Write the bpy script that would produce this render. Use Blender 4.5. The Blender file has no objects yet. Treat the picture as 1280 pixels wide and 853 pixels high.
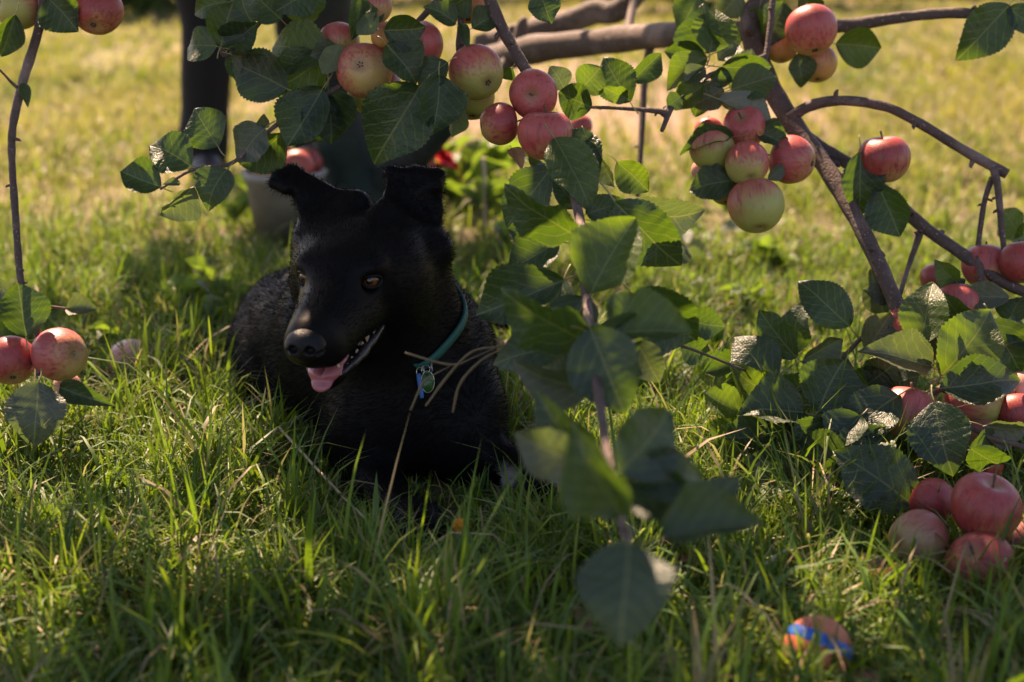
import bpy, bmesh, math, random
import numpy as np
from mathutils import Vector, Matrix, Quaternion
from mathutils.bvhtree import BVHTree

random.seed(7)
RNG = np.random.default_rng(11)
scene = bpy.context.scene
col = scene.collection
R = math.radians

# ------------------------------------------------------------------ camera
W, H, F = 1280.0, 853.0, 1280.0 * 50 / 36
CAM_H = 0.69
PITCH = math.atan(529.5 / F)
camd = bpy.data.cameras.new('camera'); cam = bpy.data.objects.new('camera', camd)
col.objects.link(cam); scene.camera = cam
camd.lens = 50; camd.sensor_width = 36; camd.clip_start = 0.05; camd.clip_end = 2000
cam.location = (0, 0, CAM_H); cam.rotation_euler = (math.pi / 2 - PITCH, 0, 0)
camd.dof.use_dof = True; camd.dof.focus_distance = 1.76; camd.dof.aperture_fstop = 3.2
camd.dof.aperture_blades = 0

# ------------------------------------------------------------------ light
SUN_AZ, SUN_EL = R(-24), R(50)          # behind the scene, a little to the left
SUN = Vector((math.sin(SUN_AZ) * math.cos(SUN_EL), math.cos(SUN_AZ) * math.cos(SUN_EL), math.sin(SUN_EL)))
world = bpy.data.worlds.new('World'); scene.world = world; world.use_nodes = True
wn = world.node_tree.nodes; wl = world.node_tree.links
sky = wn.new('ShaderNodeTexSky'); sky.sky_type = 'NISHITA'; sky.sun_disc = False
sky.sun_elevation = SUN_EL; sky.sun_rotation = SUN_AZ
wl.new(sky.outputs[0], wn['Background'].inputs[0]); wn['Background'].inputs[1].default_value = 0.085
sl = bpy.data.lights.new('sun', 'SUN'); sl.energy = 5.0; sl.angle = R(0.5); sl.color = (1.0, 0.84, 0.60)
so = bpy.data.objects.new('sun', sl); col.objects.link(so)
so.rotation_euler = SUN.to_track_quat('Z', 'Y').to_euler(); so.location = (-2, 4, 6)
scene.view_settings.view_transform = 'Standard'; scene.view_settings.look = 'None'
scene.view_settings.gamma = 1.0; scene.view_settings.exposure = 1.78
scene.view_settings.use_curve_mapping = False
scene.view_settings.use_white_balance = True; scene.view_settings.white_balance_temperature = 7400; scene.view_settings.white_balance_tint = 28
try:
    scene.cycles.use_denoising = True
    scene.cycles.max_bounces = 8; scene.cycles.transmission_bounces = 6
    scene.cycles.sample_clamp_indirect = 4.0
except Exception:
    pass

# ------------------------------------------------------------------ helpers
CW = Vector((0, 0, CAM_H))
FWD = Vector((0, math.cos(PITCH), -math.sin(PITCH)))
UPV = Vector((0, math.sin(PITCH), math.cos(PITCH)))
RGT = Vector((1, 0, 0))

def ray(px, py):
    return FWD + RGT * ((px - 640) / F) - UPV * ((py - 426.5) / F)

def tree_depth(d):
    """the low boughs hang close to one another: pull their farther twigs together"""
    if d <= 1.85: return d
    if d < 2.45: return 1.85 + (d - 1.85) * .6
    return 2.21 + (d - 2.45) * (3.0 - 2.21) / .55 if d < 3.0 else d

def at(px, py, d):
    return CW + ray(px, py) * d

def gdepth(py):
    r = ray(640, py)
    return -CAM_H / r.z

def ground(px, py):
    p = at(px, py, gdepth(py)); p.z = 0
    return p

def project(p):
    v = p - CW
    d = v.dot(FWD)
    return 640 + F * v.dot(RGT) / d, 426.5 - F * v.dot(UPV) / d, d

def new_obj(name, me, parent=None, mats=()):
    o = bpy.data.objects.new(name, me); col.objects.link(o)
    if me is not None:
        for m in mats:
            if m.name not in [x.name for x in me.materials if x]:
                me.materials.append(m)
    if parent is not None:
        put(o, parent)
    return o

def wmat(o):
    m = o.matrix_basis.copy()
    if o.parent:
        m = wmat(o.parent) @ o.matrix_parent_inverse @ m
    return m

def put(o, parent):
    """child keeps the place its own coordinates give it in the world"""
    o.parent = parent; o.matrix_parent_inverse = wmat(parent).inverted()

def tag(o, label=None, cat=None, group=None, kind=None):
    if label: o['label'] = label
    if cat: o['category'] = cat
    if group: o['group'] = group
    if kind: o['kind'] = kind
    return o

def empty(name, loc, label=None, cat=None, group=None):
    o = bpy.data.objects.new(name, None); col.objects.link(o); o.location = loc
    o.empty_display_size = 0.05
    return tag(o, label, cat, group)

def mesh_np(name, V, faces, smooth=True, attrs=None, uv=None):
    """faces: list of integer arrays (n,3) or (n,4)"""
    me = bpy.data.meshes.new(name)
    V = np.asarray(V, np.float32)
    me.vertices.add(len(V)); me.vertices.foreach_set('co', V.ravel())
    flat, starts, tot = [], [], 0
    for f in faces:
        f = np.asarray(f, np.int32)
        if len(f) == 0: continue
        k = f.shape[1]
        flat.append(f.ravel()); starts.append(tot + np.arange(len(f)) * k); tot += f.size
    flat = np.concatenate(flat); starts = np.concatenate(starts).astype(np.int32)
    me.loops.add(len(flat)); me.loops.foreach_set('vertex_index', flat)
    me.polygons.add(len(starts)); me.polygons.foreach_set('loop_start', starts)
    if smooth: me.polygons.foreach_set('use_smooth', np.ones(len(starts), bool))
    if uv is not None:
        l = me.uv_layers.new(name='UVMap'); l.data.foreach_set('uv', np.asarray(uv, np.float32)[flat].ravel())
    me.update(calc_edges=True); me.validate()
    for k, a in (attrs or {}).items():
        a = np.asarray(a, np.float32)
        if a.ndim == 1:
            t = me.attributes.new(k, 'FLOAT', 'POINT'); t.data.foreach_set('value', a)
        else:
            if a.shape[1] == 3: a = np.concatenate([a, np.ones((len(a), 1), np.float32)], 1)
            t = me.attributes.new(k, 'FLOAT_COLOR', 'POINT'); t.data.foreach_set('color', a.ravel())
    return me

def wave2(x, y, s=1.0, seed=0):
    """smooth pseudo noise, about -1..1"""
    r = np.random.default_rng(seed); o = 0
    for k in range(7):
        a = r.uniform(0, 6.28); f = s * r.uniform(.5, 2.2); p = r.uniform(0, 6.28)
        o = o + np.sin((x * math.cos(a) + y * math.sin(a)) * f * 6.28 + p) / 7 * 1.9
    return o

def catmull(P, n=8):
    P = [Vector(p) for p in P]; out = []
    Q = [P[0] * 2 - P[1]] + P + [P[-1] * 2 - P[-2]]
    for i in range(1, len(Q) - 2):
        p0, p1, p2, p3 = Q[i - 1], Q[i], Q[i + 1], Q[i + 2]
        for k in range(n):
            t = k / n
            out.append(.5 * ((2 * p1) + (p2 - p0) * t + (2 * p0 - 5 * p1 + 4 * p2 - p3) * t * t + (3 * p1 - p0 - 3 * p2 + p3) * t ** 3))
    out.append(P[-1])
    return out

def tube_data(P, rad, seg=10, n=6, rough=0.0, base=0, seed=1):
    """swept tube, closed ends -> verts, quads, tris"""
    C = catmull(P, n) if n > 1 else [Vector(p) for p in P]
    rr = np.interp(np.linspace(0, 1, len(C)), np.linspace(0, 1, len(rad)), rad)
    rg = random.Random(seed)
    V, Q, T = [], [], []
    t0 = (C[1] - C[0]).normalized()
    nrm = t0.orthogonal().normalized()
    ph = [rg.uniform(0, 6.28) for _ in range(4)]
    for i, c in enumerate(C):
        t = (C[min(i + 1, len(C) - 1)] - C[max(i - 1, 0)]).normalized()
        nrm = (nrm - t * nrm.dot(t)).normalized(); b = t.cross(nrm)
        for k in range(seg):
            a = 6.28318 * k / seg
            r = rr[i] * (1 + rough * (.6 * math.sin(3 * a + ph[0] + i * .3) + .5 * math.sin(i * 1.3 + ph[1]) + .5 * math.sin(2 * a - i * .55 + ph[2])))
            V.append(c + (nrm * math.cos(a) + b * math.sin(a)) * r)
    m = len(C)
    for i in range(m - 1):
        for k in range(seg):
            k2 = (k + 1) % seg
            Q.append((base + i * seg + k, base + i * seg + k2, base + (i + 1) * seg + k2, base + (i + 1) * seg + k))
    V.append(C[0]); V.append(C[-1]); a0 = base + m * seg; a1 = a0 + 1
    for k in range(seg):
        k2 = (k + 1) % seg
        T.append((a0, base + k2, base + k)); T.append((a1, base + (m - 1) * seg + k, base + (m - 1) * seg + k2))
    return V, Q, T

class MB:
    """collects pieces of one part"""
    def __init__(s): s.V, s.Q, s.T = [], [], []
    def tube(s, P, rad, seg=8, n=5, rough=0., seed=1):
        v, q, t = tube_data(P, rad, seg, n, rough, len(s.V), seed); s.V += v; s.Q += q; s.T += t; return s
    def ellipsoid(s, c, rx, ry, rz, seg=12, rings=8, M=None):
        b = len(s.V); c = Vector(c)
        for i in range(rings + 1):
            th = math.pi * i / rings
            for k in range(seg):
                a = 6.28318 * k / seg
                p = Vector((rx * math.sin(th) * math.cos(a), ry * math.sin(th) * math.sin(a), rz * math.cos(th)))
                s.V.append(c + (M @ p if M is not None else p))
        for i in range(rings):
            for k in range(seg):
                k2 = (k + 1) % seg
                s.Q.append((b + i * seg + k, b + (i + 1) * seg + k, b + (i + 1) * seg + k2, b + i * seg + k2))
        return s
    def build(s, name, mat, parent=None, smooth=True):
        me = mesh_np(name, [tuple(v) for v in s.V], [np.array(s.Q).reshape(-1, 4), np.array(s.T).reshape(-1, 3)], smooth)
        return new_obj(name, me, parent, [mat])

# ------------------------------------------------------------------ materials
def mat_new(name):
    m = bpy.data.materials.new(name); m.use_nodes = True
    nt = m.node_tree; nt.nodes.clear()
    out = nt.nodes.new('ShaderNodeOutputMaterial')
    return m, nt, out

def nd(nt, t, **kw):
    n = nt.nodes.new(t)
    for k, v in kw.items():
        if k.startswith('i_'):
            key = k[2:]; key = int(key) if key.isdigit() else key.replace('_', ' ')
            s = n.inputs[key]
            if isinstance(v, bpy.types.NodeSocket): nt.links.new(v, s)
            else: s.default_value = v
        else: setattr(n, k, v)
    return n

def rgba(c): return (c[0], c[1], c[2], 1)

def mixc(nt, fac, a, b, blend='MIX'):
    n = nt.nodes.new('ShaderNodeMix'); n.data_type = 'RGBA'; n.blend_type = blend
    for key, v in (('Factor', fac), ('A', a), ('B', b)):
        s = [x for x in n.inputs if x.name == key and (x.type == 'RGBA' if key != 'Factor' else x.type == 'VALUE')][0]
        if isinstance(v, bpy.types.NodeSocket): nt.links.new(v, s)
        else: s.default_value = rgba(v) if key != 'Factor' else v
    return [x for x in n.outputs if x.type == 'RGBA'][0]

def mth(nt, op, a, b=None, c=None, clamp=False):
    n = nt.nodes.new('ShaderNodeMath'); n.operation = op; n.use_clamp = clamp
    for i, v in enumerate((a, b, c)):
        if v is None: continue
        if isinstance(v, bpy.types.NodeSocket): nt.links.new(v, n.inputs[i])
        else: n.inputs[i].default_value = v
    return n.outputs[0]

def smooth01(nt, v, lo, hi):
    n = nt.nodes.new('ShaderNodeMapRange'); n.interpolation_type = 'SMOOTHSTEP'
    nt.links.new(v, n.inputs[0]); n.inputs[1].default_value = lo; n.inputs[2].default_value = hi
    return n.outputs[0]

def noise(nt, scale, detail=3, vec=None, rough=.55):
    n = nt.nodes.new('ShaderNodeTexNoise'); n.inputs['Scale'].default_value = scale
    n.inputs['Detail'].default_value = detail; n.inputs['Roughness'].default_value = rough
    if vec is not None: nt.links.new(vec, n.inputs['Vector'])
    return n.outputs['Fac']

def principled(nt, out, colr, rough=.5, spec=.5, bump=None, bstr=.3, bdist=.002, metal=0.):
    p = nt.nodes.new('ShaderNodeBsdfPrincipled')
    s = p.inputs['Base Color']
    if isinstance(colr, bpy.types.NodeSocket): nt.links.new(colr, s)
    else: s.default_value = rgba(colr)
    if isinstance(rough, bpy.types.NodeSocket): nt.links.new(rough, p.inputs['Roughness'])
    else: p.inputs['Roughness'].default_value = rough
    p.inputs['Specular IOR Level'].default_value = spec; p.inputs['Metallic'].default_value = metal
    if bump is not None:
        b = nt.nodes.new('ShaderNodeBump'); b.inputs['Strength'].default_value = bstr; b.inputs['Distance'].default_value = bdist
        nt.links.new(bump, b.inputs['Height']); nt.links.new(b.outputs[0], p.inputs['Normal'])
    if out is not None: nt.links.new(p.outputs[0], out.inputs[0])
    return p

def simple(name, c, rough=.6, spec=.4, var=.25, scale=40, bstr=.2, metal=0.):
    m, nt, out = mat_new(name)
    tc = nt.nodes.new('ShaderNodeTexCoord').outputs['Object']
    n = noise(nt, scale, 4, tc)
    cc = mixc(nt, n, [x * (1 - var) for x in c], [min(1, x * (1 + var)) for x in c])
    principled(nt, out, cc, rough, spec, n, bstr, metal=metal)
    return m

def attr(nt, name, what='Color'):
    n = nt.nodes.new('ShaderNodeAttribute'); n.attribute_name = name
    return n.outputs[what]

def mat_grass(name='grass_blade'):
    m, nt, out = mat_new(name)
    c = attr(nt, 'tint')
    tc = nt.nodes.new('ShaderNodeNewGeometry').outputs['Position']
    n = noise(nt, 90, 2, tc)
    c = mixc(nt, mth(nt, 'MULTIPLY', n, .5), c, (.02, .03, .008), 'MULTIPLY') if False else c
    p = principled(nt, None, c, .52, .35)
    t = nt.nodes.new('ShaderNodeBsdfTranslucent'); nt.links.new(mixc(nt, .40, c, (.25, .40, .012)), t.inputs[0])
    mx = nt.nodes.new('ShaderNodeMixShader'); mx.inputs[0].default_value = .42
    nt.links.new(p.outputs[0], mx.inputs[1]); nt.links.new(t.outputs[0], mx.inputs[2]); nt.links.new(mx.outputs[0], out.inputs[0])
    return m

def mat_leaf(name, top, under, trans, tw=.42, rough=.46):
    m, nt, out = mat_new(name)
    uv = nt.nodes.new('ShaderNodeUVMap').outputs[0]
    sx = nt.nodes.new('ShaderNodeSeparateXYZ'); nt.links.new(uv, sx.inputs[0])
    u = mth(nt, 'ABSOLUTE', mth(nt, 'SUBTRACT', sx.outputs[0], .5)); v = sx.outputs[1]
    rnd = nt.nodes.new('ShaderNodeObjectInfo').outputs['Random']
    tc = nt.nodes.new('ShaderNodeTexCoord').outputs['Object']
    mid = mth(nt, 'SUBTRACT', 1.0, smooth01(nt, u, .004, .022))
    ph = mth(nt, 'SUBTRACT', mth(nt, 'MULTIPLY', v, 5.6), mth(nt, 'ADD', mth(nt, 'MULTIPLY', u, 3.2), mth(nt, 'MULTIPLY', mth(nt, 'MULTIPLY', u, u), 5.0)))
    ph = mth(nt, 'ADD', ph, mth(nt, 'MULTIPLY', noise(nt, 4, 2, tc), .9))
    tri = mth(nt, 'PINGPONG', ph, .5)
    side = mth(nt, 'SUBTRACT', 1.0, smooth01(nt, tri, .0, .10))
    vein = mth(nt, 'MAXIMUM', mid, mth(nt, 'MULTIPLY', side, .6))
    n1 = noise(nt, 9, 4, tc); n2 = noise(nt, 45, 3, tc)
    a = mixc(nt, n1, [x * .62 for x in top], [x * 1.35 for x in top])
    a = mixc(nt, mth(nt, 'MULTIPLY', rnd, .5), a, (top[0] * 1.9, top[1] * 1.35, top[2] * .9))
    a = mixc(nt, mth(nt, 'MULTIPLY', vein, .42), a, (.22, .26, .09))
    blot = smooth01(nt, noise(nt, 3.2, 3, tc), .66, .74)
    a = mixc(nt, mth(nt, 'MULTIPLY', blot, .55), a, (.16, .11, .04))
    b = mixc(nt, mth(nt, 'MULTIPLY', vein, .5), under, [min(1, x * 1.5) for x in under])
    bf = nt.nodes.new('ShaderNodeNewGeometry').outputs['Backfacing']
    c = mixc(nt, bf, a, b)
    vo = nt.nodes.new('ShaderNodeTexVoronoi'); vo.feature = 'DISTANCE_TO_EDGE'; vo.inputs['Scale'].default_value = 16; nt.links.new(tc, vo.inputs['Vector'])
    quilt = smooth01(nt, vo.outputs['Distance'], .0, .25)
    hgt = mth(nt, 'ADD', mth(nt, 'ADD', mth(nt, 'MULTIPLY', vein, -.8), mth(nt, 'MULTIPLY', quilt, .5)), mth(nt, 'ADD', mth(nt, 'MULTIPLY', n2, .3), mth(nt, 'MULTIPLY', n1, 1.2)))
    p = principled(nt, None, c, mth(nt, 'ADD', mth(nt, 'MULTIPLY', bf, .25), rough), .5, hgt, .28, .004)
    t = nt.nodes.new('ShaderNodeBsdfTranslucent')
    nt.links.new(mixc(nt, mth(nt, 'MULTIPLY', vein, .55), mixc(nt, n1, [x * .75 for x in trans], trans), (.30, .34, .06)), t.inputs[0])
    mx = nt.nodes.new('ShaderNodeMixShader'); mx.inputs[0].default_value = tw
    nt.links.new(p.outputs[0], mx.inputs[1]); nt.links.new(t.outputs[0], mx.inputs[2]); nt.links.new(mx.outputs[0], out.inputs[0])
    return m

def mat_apple(name, base, blush, lo, hi, spot=.22, rot=0.):
    m, nt, out = mat_new(name)
    tc = nt.nodes.new('ShaderNodeTexCoord').outputs['Object']
    sp = nt.nodes.new('ShaderNodeSeparateXYZ'); nt.links.new(tc, sp.inputs[0])
    rnd = nt.nodes.new('ShaderNodeObjectInfo').outputs['Random']
    d = mth(nt, 'ADD', mth(nt, 'MULTIPLY', sp.outputs[0], .6), mth(nt, 'MULTIPLY', sp.outputs[2], .75))
    off = nt.nodes.new('ShaderNodeVectorMath'); off.operation = 'MULTIPLY_ADD'
    nt.links.new(tc, off.inputs[0]); off.inputs[1].default_value = (1, 1, 1)
    cb = nt.nodes.new('ShaderNodeCombineXYZ')
    for i in range(3): nt.links.new(mth(nt, 'MULTIPLY', rnd, 17.0 + 9 * i), cb.inputs[i])
    nt.links.new(cb.outputs[0], off.inputs[2]); v = off.outputs[0]
    st = nt.nodes.new('ShaderNodeMapping'); nt.links.new(v, st.inputs[0]); st.inputs['Scale'].default_value = (9, 9, 1.2)
    streak = noise(nt, 1.0, 4, st.outputs[0])
    big = noise(nt, 1.1, 3, v)
    d = mth(nt, 'ADD', d, mth(nt, 'MULTIPLY', mth(nt, 'SUBTRACT', streak, .5), .7))
    d = mth(nt, 'ADD', d, mth(nt, 'MULTIPLY', mth(nt, 'SUBTRACT', big, .5), 1.3))
    f = smooth01(nt, d, lo, hi)
    c = mixc(nt, f, base, blush)
    c = mixc(nt, mth(nt, 'MULTIPLY', f, smooth01(nt, streak, .48, .72)), c, [x * .55 for x in blush])
    mot = noise(nt, 4.5, 4, v); c = mixc(nt, mth(nt, 'MULTIPLY', smooth01(nt, mot, .5, .75), .18), c, [x * .6 + y * .25 for x, y in zip(base, blush)])
    vo = nt.nodes.new('ShaderNodeTexVoronoi'); vo.inputs['Scale'].default_value = 7.5; nt.links.new(v, vo.inputs['Vector'])
    dots = mth(nt, 'SUBTRACT', 1.0, smooth01(nt, vo.outputs['Distance'], .05, .10))
    c = mixc(nt, mth(nt, 'MULTIPLY', dots, spot), c, (.55, .42, .25))
    # russet around the stem cavity
    r2 = mth(nt, 'ADD', mth(nt, 'MULTIPLY', sp.outputs[0], sp.outputs[0]), mth(nt, 'MULTIPLY', sp.outputs[1], sp.outputs[1]))
    rus = mth(nt, 'SUBTRACT', 1.0, smooth01(nt, mth(nt, 'ADD', r2, mth(nt, 'MULTIPLY', noise(nt, 6, 3, v), .12)), .05, .22))
    c = mixc(nt, mth(nt, 'MULTIPLY', rus, .6), c, (.24, .17, .07))
    sc = smooth01(nt, noise(nt, 2.3, 5, v, .7), .72 - rot * .27, .77)
    c = mixc(nt, mth(nt, 'MULTIPLY', sc, .75), c, (.15, .08, .035))
    bl = noise(nt, 3.0, 4, v)
    c = mixc(nt, mth(nt, 'MULTIPLY', bl, .07), c, (.62, .52, .50))
    p = principled(nt, out, c, mth(nt, 'ADD', .30, mth(nt, 'MULTIPLY', bl, .25)), .42, noise(nt, 14, 3, v), .1, .02)
    return m

def mat_bark(name, c1, c2, scale=60, moss=0.):
    m, nt, out = mat_new(name)
    tc = nt.nodes.new('ShaderNodeTexCoord').outputs['Object']
    n = noise(nt, scale, 5, tc, .65); n2 = noise(nt, scale * .18, 3, tc); n3 = noise(nt, scale * 4, 2, tc)
    c = mixc(nt, n, c1, c2)
    c = mixc(nt, mth(nt, 'MULTIPLY', smooth01(nt, n2, .52, .68), .5), c, [min(1, x * 2.0 + .03) for x in c2])
    c = mixc(nt, smooth01(nt, n3, .62, .72), c, [x * 1.9 + .02 for x in c2])
    if moss: c = mixc(nt, mth(nt, 'MULTIPLY', smooth01(nt, n2, .3, .55), moss), c, (.010, .026, .020))
    principled(nt, out, c, .75, .3, mth(nt, 'ADD', n, mth(nt, 'MULTIPLY', n3, .3)), .7, .004)
    return m

M_GRASS = mat_grass()
M_LEAF = mat_leaf('apple_leaf_green', (.017, .037, .021), (.11, .13, .09), (.12, .24, .010), .27)
M_YOUNG_AND_LIT = mat_leaf('apple_leaf_young_and_lit', (.034, .064, .022), (.13, .16, .08), (.16, .28, .012), .38)  # young and olive leaves, plus sunlit ones brightened by colour
M_PALE = mat_leaf('apple_leaf_pale', (.060, .075, .055), (.16, .17, .13), (.13, .20, .04), .3, .40)
M_DRY = mat_leaf('dry_leaf', (.30, .17, .10), (.42, .30, .22), (.30, .16, .06), .3, .5)
M_WEED = mat_leaf('weed_leaf', (.05, .10, .02), (.09, .14, .05), (.18, .30, .02), .5, .4)
M_BARK = mat_bark('twig_bark', (.052, .034, .028), (.135, .092, .078), 70)
M_LIMB = mat_bark('limb_bark', (.060, .042, .034), (.15, .108, .088), 40)
M_TRUNK_SHADED = mat_bark('trunk_bark_shaded', (.014, .015, .012), (.035, .034, .028), 30, .9)  # mossy bark, with the shade around the fork put into its dark colour
M_PETIOLE = simple('petiole', (.22, .20, .08), .5)
M_APPLE = {
    'red': mat_apple('apple_red', (.42, .26, .08), (.30, .026, .022), -1.2, -.15),
    'pink': mat_apple('apple_pink', (.44, .30, .09), (.40, .058, .050), -1.05, .15),
    'blush': mat_apple('apple_blush', (.34, .33, .075), (.44, .075, .060), -.65, .40),
    'green': mat_apple('apple_green', (.30, .32, .065), (.44, .11, .07), -.35, .75),
    'orange': mat_apple('apple_orange', (.50, .25, .06), (.46, .12, .055), -.3, .7, .4, .3),
    'russet': mat_apple('apple_russet', (.30, .19, .08), (.30, .075, .05), -.3, .6, .5, .8),
    'pale': mat_apple('apple_pale', (.62, .38, .26), (.60, .24, .18), -.4, .8, .3),
}
M_STEM = simple('apple_stem', (.10, .06, .035), .7)
M_CALYX = simple('apple_calyx', (.045, .032, .018), .8)
# ------------------------------------------------------------------ ground
def mat_ground():
    m, nt, out = mat_new('soil_and_thatch')
    tc = nt.nodes.new('ShaderNodeNewGeometry').outputs['Position']
    n1 = noise(nt, .7, 4, tc); n2 = noise(nt, 6, 4, tc); n3 = noise(nt, 70, 4, tc, .7)
    c = mixc(nt, n3, (.045, .032, .018), (.16, .12, .06))
    g = mixc(nt, n2, (.11, .12, .025), (.24, .20, .06))
    sp = nt.nodes.new('ShaderNodeSeparateXYZ'); nt.links.new(tc, sp.inputs[0])
    far = smooth01(nt, sp.outputs[1], 2.6, 4.5)
    c = mixc(nt, mth(nt, 'MULTIPLY', far, smooth01(nt, n2, .25, .6)), c, g)
    c = mixc(nt, mth(nt, 'MULTIPLY', far, smooth01(nt, n1, .5, .62)), c, (.30, .20, .11))
    ex = mth(nt, 'POWER', mth(nt, 'ABSOLUTE', mth(nt, 'DIVIDE', mth(nt, 'SUBTRACT', sp.outputs[0], .45), 1.0)), 2.0)
    ey = mth(nt, 'POWER', mth(nt, 'ABSOLUTE', mth(nt, 'DIVIDE', mth(nt, 'SUBTRACT', sp.outputs[1], 5.9), 1.5)), 2.0)
    dirt = mth(nt, 'SUBTRACT', 1.0, smooth01(nt, mth(nt, 'ADD', mth(nt, 'ADD', ex, ey), mth(nt, 'MULTIPLY', n2, .5)), .7, 1.5))
    c = mixc(nt, dirt, c, mixc(nt, n3, (.24, .155, .10), (.33, .225, .155)))
    principled(nt, out, c, .85, .25, mth(nt, 'ADD', n3, n2), .8, .02)
    return m
N = 60
gx = np.concatenate([[-400, -60, -12], np.linspace(-6, 6, N), [12, 60, 400]])
gy = np.concatenate([[-400, -60, -8], np.linspace(-2, 14, N), [30, 100, 600]])
GX, GY = np.meshgrid(gx, gy)
near = np.exp(-((GX / 9) ** 4)) * np.exp(-(((GY - 5) / 12) ** 4))
GZ = (wave2(GX, GY, .35, 5) * .006 - .008) * near - .004
V = np.stack([GX.ravel(), GY.ravel(), GZ.ravel()], 1)
nx, ny = len(gx), len(gy)
I = np.arange(nx * ny).reshape(ny, nx)
Q = np.stack([I[:-1, :-1].ravel(), I[:-1, 1:].ravel(), I[1:, 1:].ravel(), I[1:, :-1].ravel()], 1)
ground_o = new_obj('ground', mesh_np('ground', V, [Q]), None, [mat_ground()])
tag(ground_o, 'orchard soil and thatch under the grass', 'ground', kind='structure')

# ------------------------------------------------------------------ grass
def in_dog(x, y):
    """about where the dog's body rests: blades are pressed flat there"""
    d = np.full(x.shape, 9.)
    for (px, py, dep, rad) in DOG_PADS:
        c = at(px, py, dep)
        d = np.minimum(d, np.hypot(x - c.x, y - c.y) / rad)
    return d
DOG_PADS = [(450, 520, 2.0, .105), (400, 500, 2.12, .10), (352, 480, 2.2, .10), (520, 570, 1.88, .10), (580, 580, 1.85, .05)]

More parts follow.
